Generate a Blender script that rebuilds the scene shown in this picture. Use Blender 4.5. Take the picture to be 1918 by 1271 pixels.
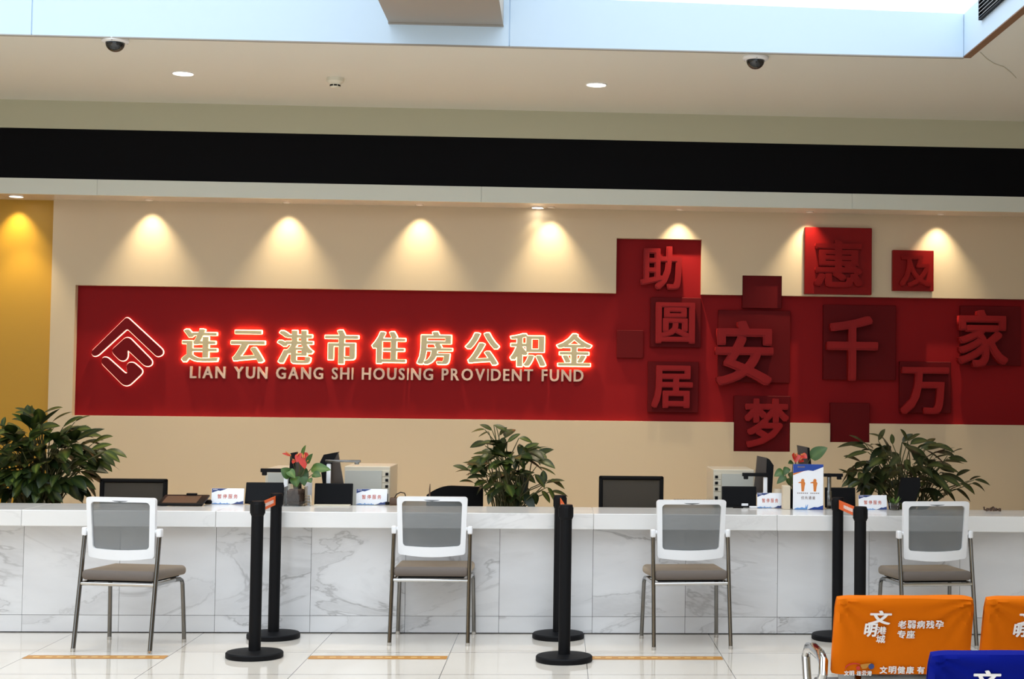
import bpy, bmesh, math, random
import numpy as np
from mathutils import Vector, Matrix, noise

for o in list(bpy.data.objects):
    bpy.data.objects.remove(o)
S = bpy.context.scene
C = S.collection
R = math.radians
PI = math.pi
random.seed(7)

# ------------------------------------------------------------------ camera
FOC, PPX, PPY, YAW, PITCH, ROLL, EYE = 2924.83, 1222.80, 610.07, .057408, .044696, .0113, 1.527
IW, IH = 1918, 1271
_fw = Vector((math.sin(YAW) * math.cos(PITCH), math.cos(YAW) * math.cos(PITCH), math.sin(PITCH)))
_r0 = Vector((math.cos(YAW), -math.sin(YAW), 0))
_u0 = _r0.cross(_fw)
_rt = math.cos(ROLL) * _r0 + math.sin(ROLL) * _u0
_up = -math.sin(ROLL) * _r0 + math.cos(ROLL) * _u0
cam = bpy.data.cameras.new('camera')
cam.sensor_width = 36
cam.sensor_fit = 'HORIZONTAL'
cam.lens = FOC / IW * 36
cam.shift_x = -(PPX - IW / 2) / IW
cam.shift_y = (PPY - IH / 2) / IW
cam.clip_end = 200
co = bpy.data.objects.new('camera', cam)
C.objects.link(co)
M = Matrix.Identity(4)
for i in range(3):
    M[i][0], M[i][1], M[i][2] = _rt[i], _up[i], -_fw[i]
M[2][3] = EYE
co.matrix_world = M
S.camera = co

# ------------------------------------------------------------------ world, exposure, big lights
S.view_settings.view_transform = 'Standard'
S.view_settings.look = 'None'
S.view_settings.exposure = 0.1
S.view_settings.gamma = 1.0
S.view_settings.use_curve_mapping = False
W = bpy.data.worlds.new('daylight')
S.world = W
W.use_nodes = True
bg = W.node_tree.nodes['Background']
bg.inputs[0].default_value = (0.82, 0.91, 1.0, 1)
# overcast sky: three times brighter overhead than at the horizon
_t = W.node_tree
_g = _t.nodes.new('ShaderNodeTexCoord'); _s = _t.nodes.new('ShaderNodeSeparateXYZ'); _t.links.new(_g.outputs['Generated'], _s.inputs[0])
_m = _t.nodes.new('ShaderNodeMapRange'); _m.inputs[1].default_value = 0; _m.inputs[2].default_value = 1
_m.inputs[3].default_value = 1.25; _m.inputs[4].default_value = 3.4
_t.links.new(_s.outputs[2], _m.inputs[0]); _t.links.new(_m.outputs[0], bg.inputs[1])
S.cycles.max_bounces = 8
S.cycles.diffuse_bounces = 5
S.cycles.glossy_bounces = 4
S.cycles.transparent_max_bounces = 12
S.cycles.sample_clamp_indirect = 6
S.cycles.use_denoising = True

bounce_sun = bpy.data.lights.new('bounce_sun', 'SUN'); bounce_sun.energy = 2.8; bounce_sun.color = (1, .97, .91); bounce_sun.angle = R(1)  # added sun: bounces off the floor out of view to brighten the ceiling
so = bpy.data.objects.new('bounce_sun', bounce_sun); C.objects.link(so)
so.rotation_euler = Vector((-.55, -.75, -1)).to_track_quat('-Z', 'Y').to_euler()

def area(name, loc, rot, sx, sy, power, col):
    l = bpy.data.lights.new(name, 'AREA')
    l.shape = 'RECTANGLE'; l.size = sx; l.size_y = sy; l.energy = power; l.color = col
    o = bpy.data.objects.new(name, l); o.location = loc; o.rotation_euler = rot
    C.objects.link(o)
    return o

def spot(name, loc, power, angle, blend, col, rot=(0, 0, 0), rad=.02, parent=None, soft=False):
    l = bpy.data.lights.new(name, 'SPOT')
    l.energy = power; l.spot_size = R(angle); l.spot_blend = blend; l.color = col; l.shadow_soft_size = rad
    o = bpy.data.objects.new(name, l); o.location = loc; o.rotation_euler = rot
    C.objects.link(o)
    if parent: o.parent = parent
    if soft:            # added linear falloff, not physical: evens brightness along the throw
        l.use_nodes = True
        nt = l.node_tree; f = nt.nodes.new('ShaderNodeLightFalloff'); f.inputs[0].default_value = 1
        nt.links.new(f.outputs['Linear'], nt.nodes['Emission'].inputs['Strength'])
    return o

def ray(x, y):
    return (x - PPX) / FOC * _rt - (y - PPY) / FOC * _up + _fw
def at_y(x, y, Y):
    d = ray(x, y); p = d * (Y / d.y); p.z += EYE; return p
def at_z(x, y, z):
    d = ray(x, y); p = d * ((z - EYE) / d.z); p.z += EYE; return p
def at_x(x, y, X):
    d = ray(x, y); p = d * (X / d.x); p.z += EYE; return p

# ------------------------------------------------------------------ materials
def lin(c):
    c = c / 255
    return c / 12.92 if c <= .04045 else ((c + .055) / 1.055) ** 2.4
def rgb(r, g, b):
    return (lin(r), lin(g), lin(b), 1)

def mat(name, col, rough=.5, metal=0, spec=.5, emit=None, es=0, trans=0, ior=1.45, coat=0, bump=None, alpha=1):
    m = bpy.data.materials.new(name); m.use_nodes = True
    nt = m.node_tree; b = nt.nodes['Principled BSDF']
    b.inputs['Base Color'].default_value = col
    b.inputs['Roughness'].default_value = rough
    b.inputs['Metallic'].default_value = metal
    b.inputs['Specular IOR Level'].default_value = spec
    b.inputs['Transmission Weight'].default_value = trans
    b.inputs['IOR'].default_value = ior
    b.inputs['Coat Weight'].default_value = coat
    b.inputs['Alpha'].default_value = alpha
    if emit:
        b.inputs['Emission Color'].default_value = emit
        b.inputs['Emission Strength'].default_value = es
    if bump:
        sc, st, dist = bump
        tc = nt.nodes.new('ShaderNodeTexCoord'); n = nt.nodes.new('ShaderNodeTexNoise')
        n.inputs['Scale'].default_value = sc; n.inputs['Detail'].default_value = 4
        bp = nt.nodes.new('ShaderNodeBump'); bp.inputs['Strength'].default_value = st; bp.inputs['Distance'].default_value = dist
        nt.links.new(tc.outputs['Object'], n.inputs['Vector'])
        nt.links.new(n.outputs['Fac'], bp.inputs['Height'])
        nt.links.new(bp.outputs['Normal'], b.inputs['Normal'])
    return m

MT = {}
MT['cream'] = mat('cream_paint', (.58, .465, .32, 1), .6, bump=(60, .05, .002))
MT['ceiling'] = mat('ceiling_paint', (.70, .70, .645, 1), .8)
MT['bulkhead_shaded'] = mat('ceiling_paint_shaded', (.46, .45, .33, 1), .7)  # same paint as the ceiling, with its shade put into a darker colour
MT['strip'] = mat('white_panel', (.62, .64, .58, 1), .4)
MT['soffit'] = mat('glossy_soffit', (.70, .60, .52, 1), .12, spec=.6)
MT['black_band'] = mat('black_band', (.004, .004, .005, 1), .6, spec=.06)
MT['yellow'] = mat('yellow_wall', (.44, .24, .02, 1), .45)
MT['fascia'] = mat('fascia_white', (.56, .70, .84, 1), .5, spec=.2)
MT['beam'] = mat('beam_grey', (.30, .28, .25, 1), .5)
MT['brown_trim'] = mat('brown_trim', (.20, .105, .055, 1), .5)
MT['red'] = mat('red_panel', (.225, .006, .008, 1), .6, spec=.12)
MT['maroon'] = mat('maroon_plaque', (.105, .0035, .005, 1), .6, spec=.12)
MT['brightred'] = mat('bright_red', (.20, .004, .004, 1), .5, spec=.15)
MT['charred'] = mat('character_red', (.23, .007, .008, 1), .5, spec=.18)
MT['emblem'] = mat('emblem_red', (.14, .003, .005, 1), .5, spec=.12)
MT['gold'] = mat('champagne_letter', (.50, .41, .24, 1), .35, metal=.25)
MT['pink_letter'] = mat('pale_letter', (.72, .50, .38, 1), .4)
MT['glow'] = mat('letter_light', (1, .9, .7, 1), .5, emit=(1, .66, .30, 1), es=5)
MT['glow_red'] = mat('emblem_light', (1, .6, .5, 1), .5, emit=(1, .42, .30, 1), es=3)
MT['lens'] = mat('lamp_lens', (1, 1, 1, 1), .5, emit=(1, .93, .80, 1), es=12)
MT['white_plastic'] = mat('white_plastic', (.82, .83, .85, 1), .35)
MT['off_white'] = mat('off_white_plastic', (.68, .66, .56, 1), .4)
MT['chrome'] = mat('chrome', (.55, .55, .54, 1), .09, metal=1)
MT['steel'] = mat('dark_chrome', (.20, .195, .185, 1), .16, metal=1)
MT['black'] = mat('black_plastic', (.006, .006, .007, 1), .5, spec=.15)
MT['black_matte'] = mat('black_matte', (.006, .006, .007, 1), .55, spec=.14)
MT['screen'] = mat('dark_screen', (.004, .004, .005, 1), .3, spec=.12)
MT['brown_screen'] = mat('screen_brown', (.06, .045, .035, 1), .3)  # even brown screen face
MT['seat'] = mat('taupe_fabric', (.145, .12, .105, 1), .9, bump=(300, .3, .001))
MT['office_black'] = mat('black_fabric', (.007, .0065, .0065, 1), .8, spec=.15)
MT['cabinet'] = mat('cabinet_grey', (.52, .52, .47, 1), .5)
MT['cabinet_edge'] = mat('cabinet_cream', (.66, .60, .48, 1), .5)
MT['paper'] = mat('white_card', (.90, .91, .95, 1), .45)
MT['blue'] = mat('print_blue', rgb(28, 66, 150), .4)
MT['navy'] = mat('print_navy', rgb(48, 66, 120), .4)
MT['lightblue'] = mat('print_light_blue', rgb(110, 160, 220), .4)
MT['orange_print'] = mat('print_orange', rgb(214, 124, 52), .4)
MT['red_print'] = mat('print_red', rgb(196, 92, 66), .4)
MT['grey_print'] = mat('print_grey', rgb(130, 110, 105), .4)
MT['white_print'] = mat('print_white', (.85, .82, .80, 1), .5)
MT['belt'] = mat('orange_belt', rgb(238, 100, 30), .6)
MT['orange'] = mat('orange_cloth', rgb(208, 102, 0), .8, spec=.12, bump=(14, .35, .01))
MT['blue_cloth'] = mat('blue_cloth', rgb(0, 16, 118), .8, spec=.12, bump=(14, .35, .01))
MT['floor_strip'] = mat('floor_strip_orange', rgb(186, 128, 48), .4)
MT['strip_mark'] = mat('strip_mark', rgb(224, 186, 120), .5)
MT['stem'] = mat('plant_stem', (.075, .075, .025, 1), .6)
MT['soil'] = mat('soil', (.04, .025, .015, 1), .9)
MT['pot'] = mat('pot_glaze', (.12, .10, .085, 1), .4)
MT['roots'] = mat('roots_brown', (.075, .042, .028, 1), .8, bump=(50, 1, .01))
MT['flower'] = mat('spathe_red', (.55, .035, .02, 1), .35)
MT['spadix'] = mat('spadix', (.7, .25, .08, 1), .5)
MT['beige_box'] = mat('beige_plastic', (.66, .56, .42, 1), .5)
MT['dome'] = mat('smoked_dome', (.01, .012, .014, 1), .06, spec=.8)
MT['wood'] = mat('dark_wood', (.09, .05, .03, 1), .4)

_sb = MT['seat'].node_tree.nodes['Principled BSDF']
_sb.inputs['Sheen Weight'].default_value = .5; _sb.inputs['Sheen Tint'].default_value = (1, .78, .52, 1); _sb.inputs['Sheen Roughness'].default_value = .4

def glass_mat():
    m = bpy.data.materials.new('vase_glass'); m.use_nodes = True
    nt = m.node_tree; nt.nodes.clear()
    o = nt.nodes.new('ShaderNodeOutputMaterial'); mx = nt.nodes.new('ShaderNodeMixShader')
    t = nt.nodes.new('ShaderNodeBsdfTransparent'); t.inputs[0].default_value = (.985, .985, .975, 1)
    g = nt.nodes.new('ShaderNodeBsdfGlossy'); g.inputs['Roughness'].default_value = .03
    f = nt.nodes.new('ShaderNodeFresnel'); f.inputs[0].default_value = 1.45
    nt.links.new(f.outputs[0], mx.inputs[0]); nt.links.new(t.outputs[0], mx.inputs[1]); nt.links.new(g.outputs[0], mx.inputs[2])
    nt.links.new(mx.outputs[0], o.inputs[0])
    return m
MT['glass'] = glass_mat()

def mesh_mat(name, col, open_=.3):
    m = bpy.data.materials.new(name); m.use_nodes = True
    nt = m.node_tree; b = nt.nodes['Principled BSDF']; o = nt.nodes['Material Output']
    b.inputs['Base Color'].default_value = col; b.inputs['Roughness'].default_value = .7
    mx = nt.nodes.new('ShaderNodeMixShader'); t = nt.nodes.new('ShaderNodeBsdfTransparent')
    mx.inputs[0].default_value = open_
    nt.links.new(b.outputs[0], mx.inputs[1]); nt.links.new(t.outputs[0], mx.inputs[2]); nt.links.new(mx.outputs[0], o.inputs[0])
    return m
MT['mesh_grey'] = mesh_mat('grey_mesh', (.125, .135, .14, 1), .22)
MT['mesh_black'] = mesh_mat('black_mesh', (.03, .027, .022, 1), .18)

def leaf_mat(name, dark, mid, light, streak=.5):
    m = bpy.data.materials.new(name); m.use_nodes = True
    nt = m.node_tree; b = nt.nodes['Principled BSDF']; L = nt.links
    g = nt.nodes.new('ShaderNodeNewGeometry')
    rp = nt.nodes.new('ShaderNodeValToRGB')
    rp.color_ramp.elements[0].color = dark; rp.color_ramp.elements[1].color = mid
    L.new(g.outputs['Random Per Island'], rp.inputs[0])
    uv = nt.nodes.new('ShaderNodeUVMap'); sp = nt.nodes.new('ShaderNodeSeparateXYZ'); L.new(uv.outputs[0], sp.inputs[0])
    a = nt.nodes.new('ShaderNodeMath'); a.operation = 'SUBTRACT'; a.inputs[1].default_value = .5; L.new(sp.outputs[0], a.inputs[0])
    ab = nt.nodes.new('ShaderNodeMath'); ab.operation = 'ABSOLUTE'; L.new(a.outputs[0], ab.inputs[0])
    mr = nt.nodes.new('ShaderNodeMapRange'); mr.inputs[1].default_value = .0; mr.inputs[2].default_value = .28
    mr.inputs[3].default_value = streak; mr.inputs[4].default_value = 0; L.new(ab.outputs[0], mr.inputs[0])
    mu = nt.nodes.new('ShaderNodeMath'); mu.operation = 'MULTIPLY'; L.new(mr.outputs[0], mu.inputs[0]); L.new(g.outputs['Random Per Island'], mu.inputs[1])
    mx = nt.nodes.new('ShaderNodeMix'); mx.data_type = 'RGBA'
    L.new(mu.outputs[0], mx.inputs['Factor']); L.new(rp.outputs[0], mx.inputs['A']); mx.inputs['B'].default_value = light
    L.new(mx.outputs['Result'], b.inputs['Base Color'])
    b.inputs['Roughness'].default_value = .38; b.inputs['Specular IOR Level'].default_value = .4
    return m
MT['leaf'] = leaf_mat('broad_leaf', (.008, .018, .005, 1), (.035, .06, .012, 1), (.16, .19, .03, 1), .8)
MT['leaf_dark'] = leaf_mat('dark_leaf', (.009, .016, .005, 1), (.035, .05, .012, 1), (.13, .14, .03, 1), .7)
MT['leaf_bright'] = leaf_mat('fresh_leaf', (.02, .06, .012, 1), (.07, .15, .025, 1), (.2, .28, .06, 1), .6)

def marble(name, tint, vein, amount, scale=1.0):
    m = bpy.data.materials.new(name); m.use_nodes = True
    nt = m.node_tree; b = nt.nodes['Principled BSDF']; L = nt.links
    tc = nt.nodes.new('ShaderNodeTexCoord'); oi = nt.nodes.new('ShaderNodeObjectInfo')
    mp = nt.nodes.new('ShaderNodeMapping'); mp.inputs['Rotation'].default_value = (R(20), R(35), R(10))
    mp.inputs['Scale'].default_value = (.6 * scale, 1.1 * scale, 1.7 * scale)
    cm = nt.nodes.new('ShaderNodeVectorMath'); cm.operation = 'SCALE'; cm.inputs['Scale'].default_value = 7
    cx = nt.nodes.new('ShaderNodeCombineXYZ')
    L.new(oi.outputs['Random'], cx.inputs[0]); L.new(oi.outputs['Random'], cx.inputs[2]); L.new(cx.outputs[0], cm.inputs[0])
    ad = nt.nodes.new('ShaderNodeVectorMath'); ad.operation = 'ADD'
    L.new(tc.outputs['Object'], ad.inputs[0]); L.new(cm.outputs[0], ad.inputs[1]); L.new(ad.outputs[0], mp.inputs[0])
    n1 = nt.nodes.new('ShaderNodeTexNoise'); n1.inputs['Scale'].default_value = 1.3; n1.inputs['Detail'].default_value = 6
    n1.inputs['Roughness'].default_value = .56; n1.inputs['Distortion'].default_value = .8
    L.new(mp.outputs[0], n1.inputs['Vector'])
    def band(src, c, w, hi):
        s = nt.nodes.new('ShaderNodeMath'); s.operation = 'SUBTRACT'; s.inputs[1].default_value = c; L.new(src, s.inputs[0])
        a = nt.nodes.new('ShaderNodeMath'); a.operation = 'ABSOLUTE'; L.new(s.outputs[0], a.inputs[0])
        r = nt.nodes.new('ShaderNodeMapRange'); r.inputs[1].default_value = 0; r.inputs[2].default_value = w
        r.inputs[3].default_value = hi; r.inputs[4].default_value = 0; L.new(a.outputs[0], r.inputs[0])
        return r.outputs[0]
    v1 = band(n1.outputs['Fac'], .5, .014, .85)
    v2 = band(n1.outputs['Fac'], .47, .075, .38)
    n2 = nt.nodes.new('ShaderNodeTexNoise'); n2.inputs['Scale'].default_value = .9; n2.inputs['Detail'].default_value = 3
    L.new(mp.outputs[0], n2.inputs['Vector'])
    msk = nt.nodes.new('ShaderNodeMapRange'); msk.inputs[1].default_value = .38; msk.inputs[2].default_value = .60; L.new(n2.outputs['Fac'], msk.inputs[0])
    mxm = nt.nodes.new('ShaderNodeMath'); mxm.operation = 'MAXIMUM'; L.new(v1, mxm.inputs[0]); L.new(v2, mxm.inputs[1])
    mu = nt.nodes.new('ShaderNodeMath'); mu.operation = 'MULTIPLY'; L.new(mxm.outputs[0], mu.inputs[0]); L.new(msk.outputs[0], mu.inputs[1])
    am = nt.nodes.new('ShaderNodeMath'); am.operation = 'MULTIPLY'; am.inputs[1].default_value = amount; L.new(mu.outputs[0], am.inputs[0])
    n3 = nt.nodes.new('ShaderNodeTexNoise'); n3.inputs['Scale'].default_value = 2.2; n3.inputs['Detail'].default_value = 6
    L.new(mp.outputs[0], n3.inputs['Vector'])
    cl = nt.nodes.new('ShaderNodeMapRange'); cl.inputs[1].default_value = .35; cl.inputs[2].default_value = .75; cl.inputs[3].default_value = 0; cl.inputs[4].default_value = .22
    L.new(n3.outputs['Fac'], cl.inputs[0])
    mx0 = nt.nodes.new('ShaderNodeMix'); mx0.data_type = 'RGBA'; mx0.inputs['A'].default_value = tint
    mx0.inputs['B'].default_value = (vein[0] * 1.3, vein[1] * 1.3, vein[2] * 1.35, 1); L.new(cl.outputs[0], mx0.inputs['Factor'])
    mx = nt.nodes.new('ShaderNodeMix'); mx.data_type = 'RGBA'; L.new(am.outputs[0], mx.inputs['Factor'])
    L.new(mx0.outputs['Result'], mx.inputs['A']); mx.inputs['B'].default_value = vein
    L.new(mx.outputs['Result'], b.inputs['Base Color'])
    b.inputs['Roughness'].default_value = .16
    return m
MT['marble'] = marble('white_marble', (.76, .76, .77, 1), (.24, .23, .23, 1), .8)
MT['marble_soft'] = marble('worktop_marble', (.80, .79, .77, 1), (.48, .47, .46, 1), .55, .8)

def floor_mat(x0, y0, px_, py_):
    m = bpy.data.materials.new('polished_floor_tile'); m.use_nodes = True
    nt = m.node_tree; b = nt.nodes['Principled BSDF']; L = nt.links
    tc = nt.nodes.new('ShaderNodeTexCoord'); sp = nt.nodes.new('ShaderNodeSeparateXYZ'); L.new(tc.outputs['Object'], sp.inputs[0])
    def seam(out, off, pitch, wd):
        s = nt.nodes.new('ShaderNodeMath'); s.operation = 'SUBTRACT'; s.inputs[1].default_value = off; L.new(out, s.inputs[0])
        p = nt.nodes.new('ShaderNodeMath'); p.operation = 'PINGPONG'; p.inputs[1].default_value = pitch / 2; L.new(s.outputs[0], p.inputs[0])
        c = nt.nodes.new('ShaderNodeMath'); c.operation = 'LESS_THAN'; c.inputs[1].default_value = wd; L.new(p.outputs[0], c.inputs[0])
        return c.outputs[0]
    a = seam(sp.outputs[0], x0, px_, .0022); c = seam(sp.outputs[1], y0, py_, .004)
    mxm = nt.nodes.new('ShaderNodeMath'); mxm.operation = 'MAXIMUM'; L.new(a, mxm.inputs[0]); L.new(c, mxm.inputs[1])
    n = nt.nodes.new('ShaderNodeTexNoise'); n.inputs['Scale'].default_value = 1.5; n.inputs['Detail'].default_value = 5; L.new(tc.outputs['Object'], n.inputs['Vector'])
    rp = nt.nodes.new('ShaderNodeValToRGB'); rp.color_ramp.elements[0].color = (.70, .63, .55, 1); rp.color_ramp.elements[1].color = (.76, .70, .615, 1)
    L.new(n.outputs['Fac'], rp.inputs[0])
    mx = nt.nodes.new('ShaderNodeMix'); mx.data_type = 'RGBA'; L.new(mxm.outputs[0], mx.inputs['Factor']); L.new(rp.outputs[0], mx.inputs['A'])
    mx.inputs['B'].default_value = (.16, .14, .12, 1)
    L.new(mx.outputs['Result'], b.inputs['Base Color'])
    b.inputs['Roughness'].default_value = .03; b.inputs['IOR'].default_value = 1.55
    return m

# ------------------------------------------------------------------ mesh helpers
def link(name, me, m, parent=None):
    o = bpy.data.objects.new(name, me); C.objects.link(o)
    if m is not None: me.materials.append(m if not isinstance(m, str) else MT[m])
    if parent is not None: o.parent = parent
    return o

class MB:
    def __init__(self):
        self.bm = bmesh.new()
    def _new(self, fn, T):
        n = len(self.bm.verts)
        fn()
        self.bm.verts.ensure_lookup_table()
        vs = self.bm.verts[n:]
        if T is not None: bmesh.ops.transform(self.bm, matrix=T, verts=vs)
        return vs
    def box(self, c, s, bevel=0, seg=2, T=None):
        b = bmesh.new()
        bmesh.ops.create_cube(b, size=1)
        bmesh.ops.scale(b, vec=s, verts=b.verts)
        if bevel > 0:
            bmesh.ops.bevel(b, geom=list(b.edges), offset=min(bevel, min(s) * .49), segments=seg, profile=.5, affect='EDGES', clamp_overlap=True)
        bmesh.ops.translate(b, vec=c, verts=b.verts)
        if T is not None: bmesh.ops.transform(b, matrix=T, verts=b.verts)
        self.merge(b); return self
    def bounds(self, x0, x1, y0, y1, z0, z1, bevel=0, seg=2):
        return self.box(((x0 + x1) / 2, (y0 + y1) / 2, (z0 + z1) / 2), (abs(x1 - x0), abs(y1 - y0), abs(z1 - z0)), bevel, seg)
    def merge(self, b):
        me = bpy.data.meshes.new('tmp'); b.to_mesh(me); b.free(); self.bm.from_mesh(me); bpy.data.meshes.remove(me)
    def addmesh(self, me, T=None):
        b = bmesh.new(); b.from_mesh(me)
        if T is not None: bmesh.ops.transform(b, matrix=T, verts=b.verts)
        self.merge(b); return self
    def tube(self, pts, r, n=10, cap=True, flat=1.0):
        pts = [Vector(p) for p in pts]
        rs = r if isinstance(r, (list, tuple)) else [r] * len(pts)
        rings = []; prev = None
        for i, p in enumerate(pts):
            if i == 0: t = pts[1] - p
            elif i == len(pts) - 1: t = p - pts[i - 1]
            else: t = (pts[i + 1] - p).normalized() + (p - pts[i - 1]).normalized()
            t.normalize()
            if prev is None:
                a = Vector((1, 0, 0)) if abs(t.x) < .9 else Vector((0, 1, 0))
                u = (a - t * a.dot(t)).normalized()
            else:
                u = (prev - t * prev.dot(t)).normalized()
            prev = u; v = t.cross(u)
            rings.append([self.bm.verts.new(p + (u * math.cos(2 * PI * k / n) * rs[i] + v * math.sin(2 * PI * k / n) * rs[i] * flat)) for k in range(n)])
        for a, b in zip(rings, rings[1:]):
            for k in range(n):
                self.bm.faces.new((a[k], a[(k + 1) % n], b[(k + 1) % n], b[k]))
        if cap:
            self.bm.faces.new(list(reversed(rings[0]))); self.bm.faces.new(rings[-1])
        return self
    def lathe(self, prof, n=32, c=(0, 0, 0), T=None):
        b = bmesh.new(); rings = []
        for r, z in prof:
            if r < 1e-6: rings.append([b.verts.new((0, 0, z))])
            else: rings.append([b.verts.new((r * math.cos(2 * PI * k / n), r * math.sin(2 * PI * k / n), z)) for k in range(n)])
        for a, d in zip(rings, rings[1:]):
            for k in range(n):
                k2 = (k + 1) % n
                if len(a) == 1 and len(d) == 1: continue
                if len(a) == 1: b.faces.new((a[0], d[k2], d[k]))
                elif len(d) == 1: b.faces.new((a[k], a[k2], d[0]))
                else: b.faces.new((a[k], a[k2], d[k2], d[k]))
        bmesh.ops.recalc_face_normals(b, faces=b.faces)
        bmesh.ops.translate(b, vec=c, verts=b.verts)
        if T is not None: bmesh.ops.transform(b, matrix=T, verts=b.verts)
        self.merge(b); return self
    def prism(self, poly, y0, y1):
        """polygon of (x, z) extruded from y0 (front, nearer) to y1"""
        b = bmesh.new()
        f = b.faces.new([b.verts.new((x, y0, z)) for x, z in poly])
        e = bmesh.ops.extrude_face_region(b, geom=[f])
        bmesh.ops.translate(b, vec=(0, y1 - y0, 0), verts=[v for v in e['geom'] if isinstance(v, bmesh.types.BMVert)])
        bmesh.ops.recalc_face_normals(b, faces=b.faces)
        bmesh.ops.triangulate(b, faces=[f for f in b.faces if len(f.verts) > 4])
        self.merge(b); return self
    def face(self, pts):
        self.bm.faces.new([self.bm.verts.new(p) for p in pts]); return self
    def build(self, name, m, parent=None, smooth=35, solid=0):
        me = bpy.data.meshes.new(name); self.bm.to_mesh(me); self.bm.free()
        if smooth: me.shade_smooth(); me.set_sharp_from_angle(angle=R(smooth))
        o = link(name, me, m, parent)
        return o

def tag(o, label=None, cat=None, group=None, kind=None):
    if label: o['label'] = label
    if cat: o['category'] = cat
    if group: o['group'] = group
    if kind: o['kind'] = kind
    return o
def thing(name, label, cat, loc=(0, 0, 0), rz=0, group=None):
    o = bpy.data.objects.new(name, None); C.objects.link(o)
    o.empty_display_size = .1
    o.location = loc; o.rotation_euler = (0, 0, rz)
    return tag(o, label, cat, group)
def struct(o):
    o['kind'] = 'structure'; return o
def copy_tree(o, parent=None):
    c = o.copy(); C.objects.link(c)
    if parent is not None: c.parent = parent
    for ch in list(o.children): copy_tree(ch, c)
    return c
def place(proto, first, loc, rz, label, group=None):
    o = proto if first else copy_tree(proto)
    o.location = loc; o.rotation_euler = (0, 0, rz); o['label'] = label
    if group: o['group'] = group
    return o

# ------------------------------------------------------------------ lettering
_gc = {}
def glyph(text):
    """filled, extruded outline of a character with its bounds"""
    if text in _gc: return _gc[text]
    cu = bpy.data.curves.new('t', 'FONT'); cu.body = text; cu.size = 1; cu.resolution_u = 3
    cu.fill_mode = 'BOTH'; cu.extrude = .1
    o = bpy.data.objects.new('t', cu); C.objects.link(o)
    bpy.context.view_layer.update()
    me = bpy.data.meshes.new_from_object(o.evaluated_get(bpy.context.evaluated_depsgraph_get()))
    bpy.data.objects.remove(o)
    co_ = np.array([v.co[:] for v in me.vertices])
    lo, hi = [float(v) for v in co_.min(0)], [float(v) for v in co_.max(0)]
    _gc[text] = (me, lo, hi)
    return _gc[text]

def text_mb(mb, text, x0, z0, x1, z1, yf, yb, bx=0, by=0, shear=0, T=None, n=8):
    """glyph fitted to the rectangle x0..x1, z0..z1 in an XZ plane, front at y=yf, back at y=yb; bx, by thicken the strokes (em units)"""
    me, lo, hi = glyph(text)
    w0, h0 = hi[0] - lo[0], hi[1] - lo[1]
    sx = (x1 - x0) / max(w0 + 2 * bx, 1e-4); sz = (z1 - z0) / max(h0 + 2 * by, 1e-4)
    shifts = [(0, 0)]
    if bx or by:
        shifts += [(bx * max(-1, min(1, 1.25 * math.cos(2 * PI * k / n))), by * max(-1, min(1, 1.25 * math.sin(2 * PI * k / n)))) for k in range(n)]
    for k, (dx, dz) in enumerate(shifts):
        f = yf + (yb - yf) * .012 * k
        A = Matrix(((sx, sx * shear, 0, x0 + (bx + dx - lo[0] - shear * lo[1]) * sx), (0, 0, -(yb - f) / .2, (f + yb) / 2), (0, sz, 0, z0 + (by + dz - lo[1]) * sz), (0, 0, 0, 1)))
        if T is not None: A = T @ A
        mb.addmesh(me, A)
    return mb

# ------------------------------------------------------------------ main dimensions
YC = 10.085          # counter front panels
ZT = .775            # worktop
YTF, YTB = 9.96, 10.55
YW = 12.7            # cream wall face
YS = 12.32           # beam face
XL, XR = -7.2, 6.2   # side walls
zc = (at_y(0, 185, YS).z + at_y(960, 208.5, YS).z + at_y(1918, 226.5, YS).z) / 3
zb_top = (at_y(0, 237.7, YS).z + at_y(960, 260.3, YS).z + at_y(1918, 276.5, YS).z) / 3
zb_bot = (at_y(0, 331, YS).z + at_y(960, 352, YS).z + at_y(1918, 368.4, YS).z) / 3
zs = (at_y(0, 362, YS).z + at_y(960, 380.5, YS).z + at_y(1918, 396, YS).z) / 3
YF = (at_z(0, 61.6, zc).y + at_z(960, 90, zc).y + at_z(1804, 105.5, zc).y) / 3
XF = at_y(1804, 105.5, YF).x
print('zc', zc, 'band', zb_top, zb_bot, 'soffit', zs, 'YF', YF, 'XF', XF)

# floor, seams
sx0 = at_z(858, 1187.6, 0).x
sy0 = YC - .012
MT['floor'] = floor_mat(sx0, sy0 - 5 * .725, .80, .725)
struct(MB().bounds(XL, XR, -8, 13.1, -.1, 0).build('floor', 'floor', smooth=0))

# ceiling with the rectangular skylight opening
SKX0, SKX1, SKY0, SKY1 = -6.4, XF, -3.0, YF
cb = MB()
cb.bounds(XL, XR, YF, YS + .25, zc, zc + .02)
cb.bounds(XL, XR, -8, SKY0, zc, zc + .02)
cb.bounds(XL, SKX0, SKY0, YF, zc, zc + .02)
cb.bounds(SKX1 + .045, XR, SKY0, YF, zc, zc + .02)
struct(cb.build('ceiling', 'ceiling', smooth=0))
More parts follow.
